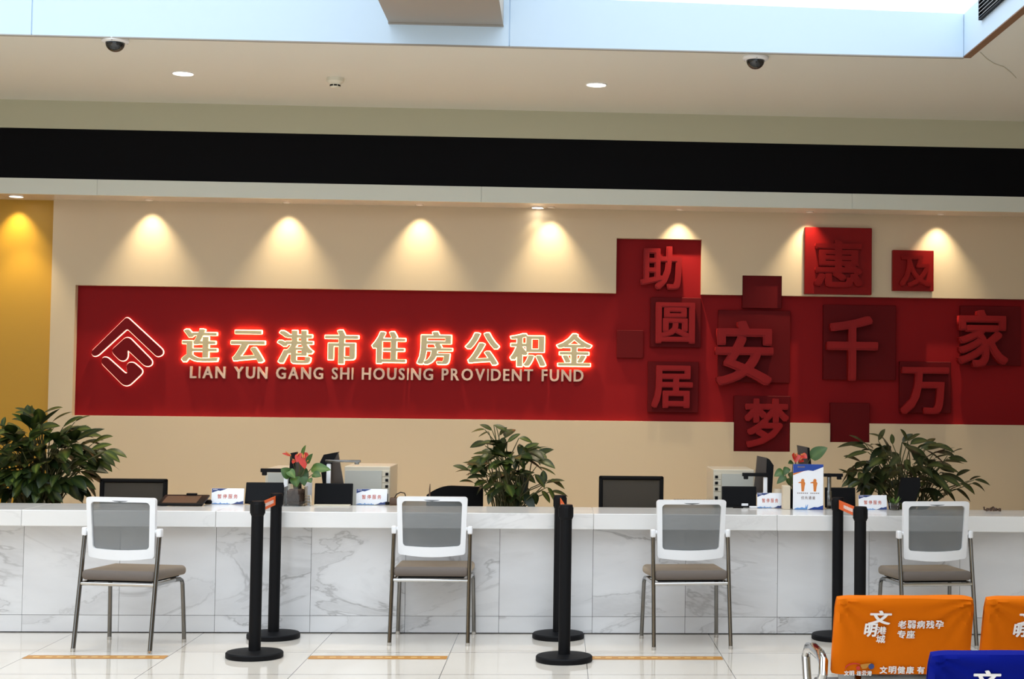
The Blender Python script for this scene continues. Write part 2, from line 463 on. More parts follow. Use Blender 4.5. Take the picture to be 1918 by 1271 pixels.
# skylight well: pale panels up to the glass
zk_r = at_y(1800, 27, YF).z
zk_l = at_y(1140, 1, YF).z
slope = (zk_r - zk_l) / (at_y(1800, 27, YF).x - at_y(1140, 1, YF).x)
def zk(x): return zk_r + slope * (x - XF)
xs_ = at_y(62, 30, YF).x
edges = sorted([SKX0, xs_, at_y(954.5, 50, YF).x, SKX1])
wm = MB()
for a, b in zip(edges, edges[1:]):
    g = .004
    wm.prism([(a + g, zc - .004), (b - g, zc - .004), (b - g, zk(b)), (a + g, zk(a))], YF - .02, YF)
    wm.bounds(b - g, b + g, YF - .012, YF, zc, zk(b) - .001)
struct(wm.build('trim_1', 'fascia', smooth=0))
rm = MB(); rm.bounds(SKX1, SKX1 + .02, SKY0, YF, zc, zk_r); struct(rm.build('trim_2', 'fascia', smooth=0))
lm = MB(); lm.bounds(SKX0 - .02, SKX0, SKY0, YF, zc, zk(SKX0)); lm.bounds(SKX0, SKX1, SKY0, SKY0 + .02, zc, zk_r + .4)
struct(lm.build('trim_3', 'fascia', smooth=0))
bt = MB(); bt.bounds(SKX1 - .002, SKX1 + .05, SKY0, YF, zc - .006, zc + .002); struct(bt.build('trim_4', 'brown_trim', smooth=0))
ds = MB(); ds.bounds(SKX0, SKX1, YF - .02, YF + .006, zc - .012, zc - .004); struct(ds.build('trim_5', MT['beam'], smooth=0))
# beam crossing the skylight well
pa, pb = at_y(729, 45, YF), at_y(943, 49.5, YF)
zbm = (pa.z + pb.z) / 2
cbm = MB(); cbm.bounds(pa.x, pb.x, SKY0, YF - .02, zbm, zbm + 1.0); cbm.bounds(pa.x - .002, pb.x + .002, YF - .05, YF - .02, zbm - .008, zbm)
struct(cbm.build('beam', 'beam', smooth=0))

# bulkhead beam in front of the back wall
bb = MB(); bb.bounds(XL, XR, YS, YS + .25, zb_top, zc); struct(bb.build('trim_6', 'bulkhead_shaded', smooth=0))
bs = MB()
sj = [XL] + [at_y(x, 352, YS).x for x in (182, 902, 1596)] + [XR]
for a, b in zip(sj, sj[1:]):
    bs.bounds(a + .002, b - .002, YS, YS + .02, zs, zb_bot)
bs.bounds(XL, XR, YS + .006, YS + .02, zs + .002, zb_bot)
struct(bs.build('trim_7', 'strip', smooth=0))
sf = MB()
sf.bounds(XL, XR, YS + .02, YW + .4, zs + .004, zs + .03)
struct(sf.build('trim_8', 'soffit', smooth=0))
ub = MB(); ub.bounds(XL, XR, YS + .25, YW + .4, zb_top, zc + .02); struct(ub.build('trim_9', 'bulkhead_shaded', smooth=0))
dband = MB(); dband.bounds(XL, XR, YS + .012, YS + .2, zb_bot, zb_top)
o = dband.build('display_band', 'black_band', smooth=0)
tag(o, 'long blank black band running the whole width of the beam above the counter', 'display')

# ------------------------------------------------------------------ back wall with recessed red field
def rect(x0, y0, x1, y1, Y):
    a, b, c, d = at_y(x0, y0, Y), at_y(x1, y0, Y), at_y(x1, y1, Y), at_y(x0, y1, Y)
    return ((a.x + d.x) / 2, (b.x + c.x) / 2, (c.z + d.z) / 2, (a.z + b.z) / 2)   # x0,x1,z0,z1
xl = (at_y(141.5, 534, YW).x + at_y(134.5, 777, YW).x) / 2
zt = (at_y(145, 534, YW).z + at_y(1150, 548.5, YW).z + at_y(1918, 560, YW).z) / 3
zb = (at_y(135, 777, YW).z + at_y(1150, 788.5, YW).z + at_y(1918, 796, YW).z) / 3
xcorner = (at_y(100.4, 373, YW).x + at_y(90, 760, YW).x) / 2
holes = [(xl, XR - .6, zb, zt)]
n1 = rect(1154.5, 447, 1314, 549, YW); holes.append((n1[0], n1[1], zt - .1, n1[3]))
n2 = rect(1390.5, 516, 1464.5, 577, YW); holes.append((n2[0], n2[1], zt - .1, n2[3]))
n3 = rect(1374.5, 741, 1480.2, 845.3, YW); holes.append((n3[0], n3[1], n3[2], zb + .1))
n4 = rect(1555, 754, 1629, 828, YW); holes.append((n4[0], n4[1], n4[2], zb + .1))
DEP = .07
def wall_with_holes(x0, x1, z0, z1, Y, holes, dep):
    xs = sorted(set([x0, x1] + [v for h in holes for v in h[:2]])); zs_ = sorted(set([z0, z1] + [v for h in holes for v in h[2:]]))
    def hole(i, j):
        cx, cz = (xs[i] + xs[i + 1]) / 2, (zs_[j] + zs_[j + 1]) / 2
        return any(h[0] < cx < h[1] and h[2] < cz < h[3] for h in holes)
    mb = MB(); nx, nz = len(xs) - 1, len(zs_) - 1
    for i in range(nx):
        for j in range(nz):
            a, b, c, d = xs[i], xs[i + 1], zs_[j], zs_[j + 1]
            if not hole(i, j):
                mb.face([(a, Y, c), (b, Y, c), (b, Y, d), (a, Y, d)])
                if i == 0: mb.face([(a, Y, c), (a, Y, d), (a, Y + dep, d), (a, Y + dep, c)])
            else:
                if i > 0 and not hole(i - 1, j): mb.face([(a, Y, c), (a, Y, d), (a, Y + dep, d), (a, Y + dep, c)])
                if i < nx - 1 and not hole(i + 1, j): mb.face([(b, Y, c), (b, Y, d), (b, Y + dep, d), (b, Y + dep, c)])
                if j > 0 and not hole(i, j - 1): mb.face([(a, Y, c), (b, Y, c), (b, Y + dep, c), (a, Y + dep, c)])
                if j < nz - 1 and not hole(i, j + 1): mb.face([(a, Y, d), (b, Y, d), (b, Y + dep, d), (a, Y + dep, d)])
    bmesh.ops.remove_doubles(mb.bm, verts=mb.bm.verts, dist=1e-5)
    bmesh.ops.recalc_face_normals(mb.bm, faces=mb.bm.faces)
    return mb
struct(wall_with_holes(xcorner, XR, 0, zs + .004, YW, holes, DEP).build('wall_back', 'cream', smooth=0))
yw_ = MB(); yw_.bounds(XL, xcorner + .0, YW + .05, YW + .1, 0, zs + .004); struct(yw_.build('wall_back_left', 'yellow', smooth=0))
rp_ = MB(); rp_.bounds(xl - .05, XR - .5, YW + DEP, YW + DEP + .02, n3[2] - .05, n1[3] + .05)
tag(rp_.build('red_feature_panel', 'red', smooth=0), 'wide dark red panel set into the cream wall behind the counter', 'wall panel')
for nm, x in (('wall_left', XL), ('wall_right', XR)):
    sw = MB(); sw.bounds(x - .1 if x < 0 else x, x if x < 0 else x + .1, -8, 13.1, 0, zc + .02); struct(sw.build(nm, 'cream', smooth=0))

# ------------------------------------------------------------------ lit sign
SG = 'illuminated sign'
def round_poly(p, r, k=5):
    q = []
    for i in range(len(p)):
        a, b, c = Vector(p[i - 1]), Vector(p[i]), Vector(p[(i + 1) % len(p)])
        u, v = a - b, c - b
        s0 = b + u.normalized() * min(r, u.length * .46); s1 = b + v.normalized() * min(r, v.length * .46)
        for m_ in range(k + 1):
            t = m_ / k; q.append(tuple(s0 * (1 - t) ** 2 + b * 2 * t * (1 - t) + s1 * t * t))
    return q
def off_poly(p, d):
    ar = sum(p[i][0] * p[(i + 1) % len(p)][1] - p[(i + 1) % len(p)][0] * p[i][1] for i in range(len(p)))
    s = 1 if ar > 0 else -1; out = []
    for i in range(len(p)):
        a, b, c = Vector(p[i - 1]), Vector(p[i]), Vector(p[(i + 1) % len(p)])
        e1, e2 = (b - a), (c - b)
        if e1.length < 1e-9 or e2.length < 1e-9: out.append(tuple(b)); continue
        e1.normalize(); e2.normalize()
        n_ = Vector((e1.y + e2.y, -e1.x - e2.x)); k = n_.length
        if k < 1e-6: out.append(tuple(b)); continue
        n_ = n_ / k; n_ *= d * s / max(.55, k / 2)
        out.append((b.x + n_.x, b.y + n_.y))
    return out
YP = YW + DEP     # red panel face
em = thing('emblem', 'dark red roof and key shaped emblem with a glowing outline, left of the sign characters', SG, (at_y(238, 660, YP).x, YP, at_y(238, 725, YP).z))
polys = [[(435, 270), (684, 500), (682, 530), (645, 547), (437, 350), (232, 537), (203, 542), (188, 512)],
         [(425, 414), (452, 414), (608, 572), (606, 600), (580, 612), (555, 605), (438, 494), (440, 545), (425, 568), (402, 574), (380, 563), (337, 518), (335, 495)],
         [(266, 550), (298, 548), (425, 662), (442, 657), (432, 610), (447, 586), (480, 584), (540, 636), (538, 660), (455, 738), (430, 746), (405, 736), (260, 590)]]
L0 = em.location
for p in polys:
    q = [at_y(120 + x / 3.688, 520 + y / 3.688, YP - .03) for x, y in round_poly(p, 20)]
    q = [(v.x - L0.x, v.z - L0.z) for v in q]
    f = MB().prism(q, -.045, -.022).build('emblem_piece', 'emblem', em, smooth=30)
    MB().prism(off_poly(q, .0065), -.0215, -.014).build('glowing_rim', 'glow_red', f, smooth=0)
sg = thing('sign_lettering', 'raised champagne Chinese sign characters with glowing outlines and a line of pale capitals below', SG, (at_y(725, 680, YP).x, YP, at_y(725, 712, YP).z))
L0 = sg.location
chars = [('连', 341, 616, 409, 677), ('云', 433, 619, 496, 678), ('港', 520, 619, 587, 680), ('市', 609, 618, 671, 681), ('住', 697, 621, 760, 680),
         ('房', 782, 621, 847, 682), ('公', 872, 623, 935, 683), ('积', 956, 625, 1022, 686), ('金', 1043, 625, 1108, 685)]
for ch, x0, y0, x1, y1 in chars:
    r = rect(x0, y0, x1, y1, YP - .03)
    m_ = MB(); text_mb(m_, ch, r[0] - L0.x, r[2] - L0.z, r[1] - L0.x, r[3] - L0.z, -.05, -.024, .042, .006)
    f = m_.build('character', 'gold', sg, smooth=0)
    e = .0072
    m_ = MB(); text_mb(m_, ch, r[0] - L0.x - e, r[2] - L0.z - e, r[1] - L0.x + e, r[3] - L0.z + e, -.0235, -.014, .056, .020, n=14)
    m_.build('glowing_rim', 'glow', f, smooth=0)
LT = 'LIAN YUN GANG SHI HOUSING PROVIDENT FUND'
px_l, px_r = 356, 1093
adv = []; cur = 0
for i, ch in enumerate(LT):
    if ch == ' ': cur += .40; adv.append(None); continue
    me, lo, hi = glyph(ch)
    w = hi[0] - lo[0]
    adv.append((cur, w, lo[1], hi[1])); cur += w + .145
cur -= .145
for ch, a in zip(LT, adv):
    if a is None: continue
    xa = px_l + (px_r - px_l) * a[0] / cur; xb = px_l + (px_r - px_l) * (a[0] + a[1]) / cur
    base = 708 + (xa - 356) * (714.5 - 708) / 737; top = base - 22.5
    r = rect(xa, top, xb, base, YP - .02)
    m_ = MB(); text_mb(m_, ch, r[0] - L0.x, r[2] - L0.z, r[1] - L0.x, r[3] - L0.z, -.028, 0, .026, .016)
    m_.build('letter', 'pink_letter', sg, smooth=0)

# ------------------------------------------------------------------ red plaques with characters
PG = 'red character plaques on the back wall'
def plaque(box, ch, cbox, pm, cm, yf, yb, label, cd=.05, bold=(.034, .026), name='wall_plaque', gap=.0):
    r = rect(*box, yf); cx = (r[0] + r[1]) / 2
    t = thing(name, label, 'plaque', (cx, yb, r[2]), 0, PG)
    MB().bounds(r[0] - cx, r[1] - cx, yf - yb, 0, 0, r[3] - r[2], .003, 1).build('plate', pm, t, smooth=0)
    if ch:
        c = rect(*cbox, yf - cd)
        m_ = MB(); text_mb(m_, ch, c[0] - cx, c[2] - r[2], c[1] - cx, c[3] - r[2], yf - yb - cd, yf - yb - gap, *bold)
        m_.build('character', cm, t, smooth=0)
    return t
YQ = YW + .03
plaque((1218, 557, 1313, 650), '圆', (1228, 566, 1302, 643), 'maroon', 'charred', YQ, YP, 'square maroon plaque with the raised red character 圆, directly above the 居 plaque', .05)
plaque((1213, 677, 1308, 772), '居', (1220, 684, 1298, 764), 'maroon', 'charred', YQ, YP, 'square maroon plaque with the raised red character 居, directly below the 圆 plaque', .05)
plaque((1345, 581, 1480, 716), '安', (1340, 600, 1449, 722), 'maroon', 'charred', YQ, YP, 'large maroon plaque with the raised red character 安', .085)
plaque((1374.5, 741, 1480, 845.3), '梦', (1394, 746, 1478, 838), 'maroon', 'charred', YQ - .01, YP, 'maroon plaque with the raised character 梦 hanging below the red panel', .04)
plaque((1542, 571, 1678, 711), '千', (1549, 591, 1645, 713), 'maroon', 'charred', YQ, YP, 'large maroon plaque with the raised red character 千', .085)
plaque((1685, 677, 1781, 773), '万', (1687, 687, 1778, 776), 'maroon', 'charred', YQ, YP, 'maroon plaque with the raised red character 万, low on the right', .06)
plaque((1799, 573, 1912, 684), '家', (1794, 580, 1889, 687), 'maroon', 'charred', YQ, YP, 'maroon plaque with the raised red character 家 at the right end', .075)
plaque((1507.6, 426, 1633, 551), '惠', (1525, 450, 1616, 538), 'brightred', 'brightred', YW - .05, YW, 'bright red square plaque with the character 惠 on the cream wall, highest of all', .035)
plaque((1672.3, 468.5, 1749, 544.6), '及', (1685, 478, 1745, 537), 'brightred', 'brightred', YW - .05, YW, 'small red square plaque with the character 及 on the cream wall', .03)
plaque((1155, 618, 1205, 670), None, None, 'maroon', None, YQ + .01, YP, 'small blank maroon square left of the 圆 plaque', )
plaque((1390.7, 516, 1464.4, 577), None, None, 'maroon', None, YQ - .01, YP, 'blank maroon square standing up above the top edge of the red panel')
plaque((1555.2, 754, 1628.8, 827.8), None, None, 'maroon', None, YQ - .01, YP, 'blank maroon square hanging below the red panel above the right plant')
r = rect(1199, 461, 1277, 543, YP - .07); cx = (r[0] + r[1]) / 2
m_ = MB(); text_mb(m_, '助', r[0] - cx, 0, r[1] - cx, r[3] - r[2], -.085, 0, .036, .028)
o = m_.build('wall_character', 'charred', None, smooth=0); o.location = (cx, YP, r[2])
tag(o, 'raised red character 助 in the tall notch of the red panel', 'wall character', PG)

# ------------------------------------------------------------------ lamps
def downlight(loc, rad, label, group, es='lens', ring='white_plastic', lamp=None):
    t = thing('downlight', label, 'ceiling light', loc, 0, group)
    MB().lathe([(rad, 0), (rad * 1.14, 0), (rad * 1.16, -.004), (rad * 1.05, -.008), (rad, -.004), (rad, 0)], 32).build('trim_ring', ring, t)
    MB().lathe([(0, -.003), (rad * .99, -.003), (rad * .99, -.0005), (0, -.0005)], 32).build('lens', es, t)
    if lamp: spot('lamp', (0, 0, -.02), *lamp, parent=t)
    return t
WARM = (1, .84, .56)
for x, lab in ((343, 'left of the smoke detector'), (1117, 'near the right dome camera')):
    p = at_z(x, 137 if x < 500 else 158, zc)
    downlight((p.x, p.y, zc), .068, 'round recessed ceiling light glowing white, ' + lab, 'large ceiling downlights', lamp=(90, 100, .7, (1, .84, .60)))
zsf = zs + .004
p = at_z(30.5, 367, zsf); downlight((p.x, p.y, zsf), .05, 'small glowing downlight over the yellow wall', 'soffit downlights', lamp=(30, 70, .6, WARM))
p = at_z(1007, 388, zsf); downlight((p.x, p.y, zsf), .045, 'small glowing downlight in the soffit above the end of the lit sign', 'soffit downlights', lamp=(3, 100, .8, WARM))
MT['lens_dim'] = mat('wallwash_lens', (1, 1, 1, 1), .5, emit=(1, .85, .6, 1), es=.05)
wl = ['above the emblem', 'above the second sign character', 'above the middle of the sign', 'above the last sign character', 'above the 助 character', 'above the 惠 plaque', 'right of the 及 plaque']
for x, lab in zip((285, 541, 788, 1032, 1271, 1512, 1755), wl):
    p = at_y(x, 420, YW)
    t = downlight((p.x, YW - .12, zsf), .028, 'slim wallwasher in the soffit ' + lab, 'soffit wallwashers', 'lens_dim', 'soffit')
    spot('wallwash', (0, 0, -.012), 78, 82, 1.0, WARM, (R(15), 0, 0), .015, t, True)
p = at_y(31, 400, YW)
spot('wallwash', (p.x, YW - .06, zsf - .02), 80, 82, 1.0, (1, .84, .5), (R(15), 0, 0), .015, None, True)

# dome cameras, smoke detector, grille, ceiling crack wire
def dome(px, py, label):
    p = at_z(px, py, zc)
    t = thing('dome_camera', label, 'security camera', (p.x, p.y, zc), 0, 'dome cameras under the ceiling edge')
    MB().lathe([(0, 0), (.082, 0), (.086, -.006), (.084, -.018), (.07, -.026), (.062, -.026), (0, -.026)], 36).build('base', 'white_plastic', t)
    MB().lathe([(.060, -.024)] + [(.060 * math.cos(a), -.026 - .058 * math.sin(a)) for a in [i * PI / 2 / 10 for i in range(11)]], 36).build('dome', 'dome', t)
    s = MB()
    for k in range(3):
        a = 2 * PI * k / 3 - PI / 2
        s.lathe([(0, -.0215), (.004, -.0215), (.004, -.0235), (0, -.024)], 10, (.076 * math.cos(a), .076 * math.sin(a), 0))
    s.build('screws', 'steel', t)
dome(216, 73, 'black dome security camera on the left of the ceiling edge')
dome(1415, 106, 'black dome security camera on the right of the ceiling edge')
p = at_z(628, 146, zc)
t = thing('smoke_detector', 'small off-white smoke detector on the ceiling between the two lights', 'smoke detector', (p.x, p.y, zc))
MB().lathe([(0, 0), (.062, 0), (.062, -.026), (.055, -.034), (.036, -.046), (.036, -.066), (.028, -.074), (0, -.074)], 32).build('body', 'off_white', t)
sl = MB()
for k in range(8):
    a = 2 * PI * k / 8
    sl.box((0, -.0355, -.056), (.022, .004, .010), T=Matrix.Rotation(a + .2, 4, 'Z'))
sl.build('slots', 'black', t, smooth=0)
# grille on the right side of the skylight well
g0 = at_x(1838.5, 36, SKX1 - .002); g1 = at_x(1880, 0, SKX1 - .002)
gt = thing('vent_grille', 'dark louvred vent grille on the right side of the skylight well', 'vent', (SKX1 - .002, g0.y, g0.z))
MB().bounds(-.004, .0, -1.5, 0, 0, .30).build('backing', 'black', gt, smooth=0)
gm = MB()
for k in range(12):
    gm.box((-.012, -.75, .012 + .025 * k), (.016, 1.49, .004), T=None)
gm.build('louvres', MT['steel'], gt, smooth=0)
fr = MB(); fr.bounds(-.02, 0, -1.5, 0, -.008, 0); fr.bounds(-.02, 0, -.006, 0, 0, .3); fr.build('frame', 'black_matte', gt, smooth=0)
pts = [at_z(x, y, zc - .003) for x, y in ((1836, 98), (1848, 110), (1862, 119), (1880, 125), (1894, 136), (1903, 146))]
tag(MB().tube(pts, .003, 6).build('ceiling_wire', 'off_white'), 'thin loose pale wire on the ceiling beside the skylight corner', 'wire')

# ------------------------------------------------------------------ service counter
ct = thing('service_counter', 'long white marble service counter across the hall', 'counter', (0, YC, 0))
xs0 = at_y(45.6, 985, YC).x
P = .5965
k0 = math.floor((XL + .3 - xs0) / P)
sm = []
x = xs0 + P * k0
while x < XR: sm.append(x); x += P
zk1 = (at_y(0, 1152, YC).z + at_y(640, 1151.6, YC).z + at_y(1400, 1154.7, YC).z) / 3
for a, b in zip(sm, sm[1:]):
    g = .0012
    c_ = (a + b) / 2
    o = MB().bounds(-(b - a) / 2 + g, (b - a) / 2 - g, 0, .02, zk1 + g, ZT - .1).build('front_panel', 'marble', ct, smooth=0); o.location = (c_, 0, 0)
    o = MB().bounds(-(b - a) / 2 + g, (b - a) / 2 - g, .002, .02, .006, zk1 - g).build('plinth_panel', 'marble', ct, smooth=0); o.location = (c_, 0, 0)
MB().bounds(sm[0], sm[-1], .008, .45, 0, ZT - .1).build('carcass', MT['black_matte'], ct, smooth=0)
tops = [sm[0]] + [at_y(x, 970, YTF).x for x in (40, 404, 1112, 1456)] + [sm[-1]]
tops = sorted(tops)
for a, b in zip(tops, tops[1:]):
    g = .0008; c_ = (a + b) / 2
    o = MB().bounds(-(b - a) / 2 + g, (b - a) / 2 - g, YTF - YC, YTB - YC, ZT - .1, ZT, .003, 1).build('worktop', 'marble_soft', ct, smooth=0); o.location = (c_, 0, 0)
MB().bounds(sm[0], sm[-1], YTF - YC + .01, YTB - YC - .01, ZT - .095, ZT - .003).build('worktop_core', MT['beam'], ct, smooth=0)

# orange waiting strips stuck to the floor
sx = [sx0 + .8 * k for k in range(-6, 7)]
y0, y1 = at_z(700, 1234.0, 0).y, at_z(700, 1228.2, 0).y
def strip(i, label):
    c_ = (sx[i] + sx[i + 1]) / 2
    t = thing('floor_strip', label, 'floor marking', (c_, (y0 + y1) / 2, 0), 0, 'orange waiting lines on the floor')
    h = (y1 - y0) / 2
    MB().bounds(-.395, .395, -h, h, .0006, .0022).build('band', 'floor_strip', t, smooth=0)
    m_ = MB()
    random.seed(i)
    for k in range(11):
        xx = -.33 + .066 * k + random.uniform(-.008, .008)
        m_.bounds(xx - .018, xx + .018, -h * .25, h * .25, .0022, .0026)
    m_.build('marks', MT['strip_mark'], t, smooth=0)
i0 = 6
strip(i0 - 3, 'thin orange strip on the floor in front of the leftmost chair')
strip(i0 - 1, 'thin orange strip on the floor between the left and middle barrier posts')
strip(i0 + 1, 'thin orange strip on the floor behind the third visitor chair')

# ------------------------------------------------------------------ visitor chairs
def back_section(z):      # y offset of the backrest (leans back, away from the counter)
    return -.182 - (z - .54) * .085
def make_chair():
    t = thing('visitor_chair', 'x', 'chair')
    hw_top, hw_bot = .215, .205
    zb_, zt_ = .54, .895
    n = 26
    def outline(hw_t, hw_b, z0, z1, rad, sag):
        pts = []
        cs = [(hw_b - rad, z0 + rad, -PI / 2, 0), (hw_t - rad, z1 - rad, 0, PI / 2), (-hw_t + rad, z1 - rad, PI / 2, PI), (-hw_b + rad, z0 + rad, PI, 1.5 * PI)]
        for cx_, cz_, a0, a1 in cs:
            for k in range(6):
                a = a0 + (a1 - a0) * k / 5
                pts.append([cx_ + rad * math.cos(a), cz_ + rad * math.sin(a)])
        # bottom sag: subdivide bottom edge
        out = []
        for p in pts:
            out.append(p)
        m_ = 6
        for k in range(1, m_):
            f = k / m_
            a, b = pts[-1], pts[0]
            out.append([a[0] + (b[0] - a[0]) * f, a[1] + (b[1] - a[1]) * f - sag * math.sin(PI * f)])
        return out
    def curve_y(x): return .030 * (x / .22) ** 2       # sides wrap forward
    outer = outline(hw_top, hw_bot, zb_, zt_, .018, .014)
    inner = outline(.183, .176, .592, .868, .022, .006)
    mb = MB(); bm = mb.bm
    def ring(pts, dy): return [bm.verts.new((x, back_section(z) + curve_y(x) + dy, z)) for x, z in pts]
    of, inf = ring(outer, -.014), ring(inner, -.012)
    ob, inb = ring(outer, .014), ring(inner, .012)
    N = len(of)
    for k in range(N):
        k2 = (k + 1) % N
        bm.faces.new((of[k], of[k2], inf[k2], inf[k])); bm.faces.new((ob[k2], ob[k], inb[k], inb[k2]))
        bm.faces.new((of[k2], of[k], ob[k], ob[k2])); bm.faces.new((inf[k], inf[k2], inb[k2], inb[k]))
    bmesh.ops.recalc_face_normals(bm, faces=bm.faces)
    mb.build('back_frame', 'white_plastic', t, smooth=45)
    mb = MB(); bm = mb.bm
    nx, nz = 10, 6; g = []
    for j in range(nz + 1):
        row = []
        for i in range(nx + 1):
            z = .584 + (.876 - .584) * j / nz; x = (-1 + 2 * i / nx) * (.184 + .006 * j / nz)
            row.append(bm.verts.new((x, back_section(z) + curve_y(x) + .004, z)))
        g.append(row)
    for j in range(nz):
        for i in range(nx): bm.faces.new((g[j][i], g[j][i + 1], g[j + 1][i + 1], g[j + 1][i]))
    mb.build('back_mesh', 'mesh_grey', t)
    # seat cushion
    mb = MB()
    b = bmesh.new(); bmesh.ops.create_cube(b, size=1); bmesh.ops.scale(b, vec=(.455, .43, .058), verts=b.verts)
    bmesh.ops.bevel(b, geom=list(b.edges), offset=.024, segments=4, profile=.5, affect='EDGES')
    bmesh.ops.translate(b, vec=(0, 0, .437), verts=b.verts)
    for v in b.verts:
        f = (v.co.y + .215) / .43
        v.co.z += .012 * math.sin(PI * min(1, max(0, f))) - .02 * max(0, f - .75) * 4 * (f - .75) * 4 * .25
        v.co.x *= 1 + .05 * f
    mb.merge(b); mb.build('seat_cushion', 'seat', t)
    MB().box((0, 0, .404), (.40, .37, .012)).build('seat_pan', 'black_matte', t, smooth=0)
    rl = .0125
    for s in (-1, 1):
        # rear leg rising to the back joint
        lg = MB().tube([(s * .236, -.262, .012), (s * .2335, -.208, .38), (s * .233, -.187, .52), (s * .232, -.164, .68)], [rl, rl, rl, rl], 12, flat=1.25).build('leg', 'steel', t)
        MB().lathe([(0, 0), (.014, 0), (.0145, .02), (0, .022)], 12, (s * .2362, -.263, 0)).build('foot', 'chrome', lg)
        lg = MB().tube([(s * .228, .06, .390), (s * .230, .13, .388), (s * .231, .155, .378), (s * .232, .166, .355), (s * .236, .178, .2), (s * .240, .19, .012)], rl, 12).build('leg', 'steel', t)
        MB().lathe([(0, 0), (.014, 0), (.0145, .02), (0, .022)], 12, (s * .240, .19, 0)).build('foot', 'chrome', lg)
        MB().tube([(s * .229, -.207, .390), (s * .228, .07, .390)], rl * .95, 12).build('side_rail', 'chrome', t)
        j = MB(); j.box((s * .232, -.162, .690), (.03, .045, .05), .009, 3)
        j.tube([(s * .238, -.162, .697), (s * .200, -.166, .697)], .013, 12); j.build('back_joint', 'white_plastic', t)
    MB().tube([(-.231, -.207, .388), (.231, -.207, .388)], .011, 12).build('rear_bar', 'chrome', t)
    MB().tube([(-.229, .13, .388), (.229, .13, .388)], .011, 12).build('front_bar', 'chrome', t)
    return t
proto = make_chair()
CG = 'white backed visitor chairs at the counter'
ch_spec = [((134.5, 1221), (282, 1223.5), -11, 'white framed grey mesh chair turned to the right, leftmost at the counter'),
           ((730.5, 1209), (874.5, 1209), -1, 'white framed grey mesh chair facing the counter squarely, left of the middle barrier posts'),
           ((1226, 1216), (1367.5, 1216), 6, 'white framed grey mesh chair right of the middle barrier posts'),
           ((1694, 1215), (1829, 1217), 8, 'white framed grey mesh chair partly hidden behind the orange seat covers')]
for i, (a, b, rz, lab) in enumerate(ch_spec):
    pa, pb = at_z(*a, .0), at_z(*b, .0)
    mid = (pa + pb) / 2
    rz_ = math.atan2(pb.y - pa.y, pb.x - pa.x) if False else R(rz)
    off = Matrix.Rotation(rz_, 3, 'Z') @ Vector((0, -.263, 0))
    place(proto, i == 0, (mid.x - off.x, mid.y - off.y, 0), rz_, lab, CG)

# ------------------------------------------------------------------ queue barrier posts
HP = .894
def make_post():
    t = thing('barrier_post', 'x', 'queue barrier')
    MB().lathe([(0, 0), (.158, 0), (.163, .004), (.163, .026), (.157, .033), (.10, .038), (.045, .041), (0, .041)], 48).build('base', 'black_matte', t)
    MB().lathe([(.0345, .036), (.0345, HP - .07), (0, HP - .07)], 28).build('pole', 'black_matte', t)
    h = MB(); h.lathe([(.0345, HP - .085), (.039, HP - .078), (.039, HP - .008), (.036, HP), (0, HP)], 28)
    for k in range(4):
        h.box((0, .038, HP - .043), (.024, .008, .058), .002, 1, T=Matrix.Rotation(k * PI / 2, 4, 'Z'))
    h.build('belt_head', 'black', t)
    return t
pproto = make_post()
BG = 'black queue barrier posts'
pairs = [((476.5, 1230), (512, 1194), 'left'), ((1056.5, 1237), (1045.5, 1193.5), 'middle'), ((1610, 1237), (1568, 1196), 'right')]
posts = [pproto] + [copy_tree(pproto) for _ in range(5)]
for near, far, nm in pairs:
    pn, pf = at_z(near[0], near[1], .0), at_z(far[0], far[1], .0)
    pf.y = min(pf.y, YTF - .043)
    d = pf - pn; ang = math.atan2(d.y, d.x)
    where = {'left': 'between the first two chairs', 'middle': 'in the middle of the hall', 'right': 'behind the orange seats'}[nm]
    a = place(posts.pop(0), True, (pn.x, pn.y, 0), ang, 'black belt barrier post ' + where + ', the nearer of its pair', BG)
    b = place(posts.pop(0), True, (pf.x, pf.y, 0), ang, 'black belt barrier post ' + where + ', nearer the counter', BG)
    L = d.length
    bl = MB(); bl.bounds(.041, L - .041, -.0012, .0012, HP - .07, HP - .014)
    bo = bl.build('belt', 'belt', a, smooth=0); bo['label'] = 'orange retractable belt'
    m_ = MB()
    for k in range(8):
        for s in (-1, 1):
            m_.bounds(.16 + k * .055, .20 + k * .055, s * .0013 - .0003, s * .0013 + .0003, HP - .052, HP - .032)
    m_.build('printing', 'white_print', bo, smooth=0)

# ------------------------------------------------------------------ plants
def leaf(mb, base, tip, hw, up=(0, 0, 1), arch=.12, fold=.25, n=7, prof=.85):
    bm = mb.bm; uvl = bm.loops.layers.uv.verify()
    base, tip, up = Vector(base), Vector(tip), Vector(up)
    d = tip - base; L = d.length
    ctrl = (base + tip) / 2 + up * arch * L
    rows = []
    for i in range(n + 1):
        t = i / n
        p = base * (1 - t) ** 2 + ctrl * 2 * t * (1 - t) + tip * t * t
        tg = ((ctrl - base) * (1 - t) + (tip - ctrl) * t).normalized()
        sd = tg.cross(up)
        if sd.length < .05: sd = Vector((1, 0, 0))
        sd.normalize(); nn = sd.cross(tg).normalized()
        w = hw * (math.sin(PI * t ** prof) ** .8 if 0 < t < 1 else .02)
        rows.append([bm.verts.new(p - sd * w + nn * fold * w), bm.verts.new(p), bm.verts.new(p + sd * w + nn * fold * w)])
    for i in range(n):
        for k in range(2):
            f = bm.faces.new((rows[i][k], rows[i][k + 1], rows[i + 1][k + 1], rows[i + 1][k]))
            us = (k / 2, (k + 1) / 2, (k + 1) / 2, k / 2); vs = (i / n, i / n, (i + 1) / n, (i + 1) / n)
            for lp, u, v in zip(f.loops, us, vs): lp[uvl].uv = (u, v)

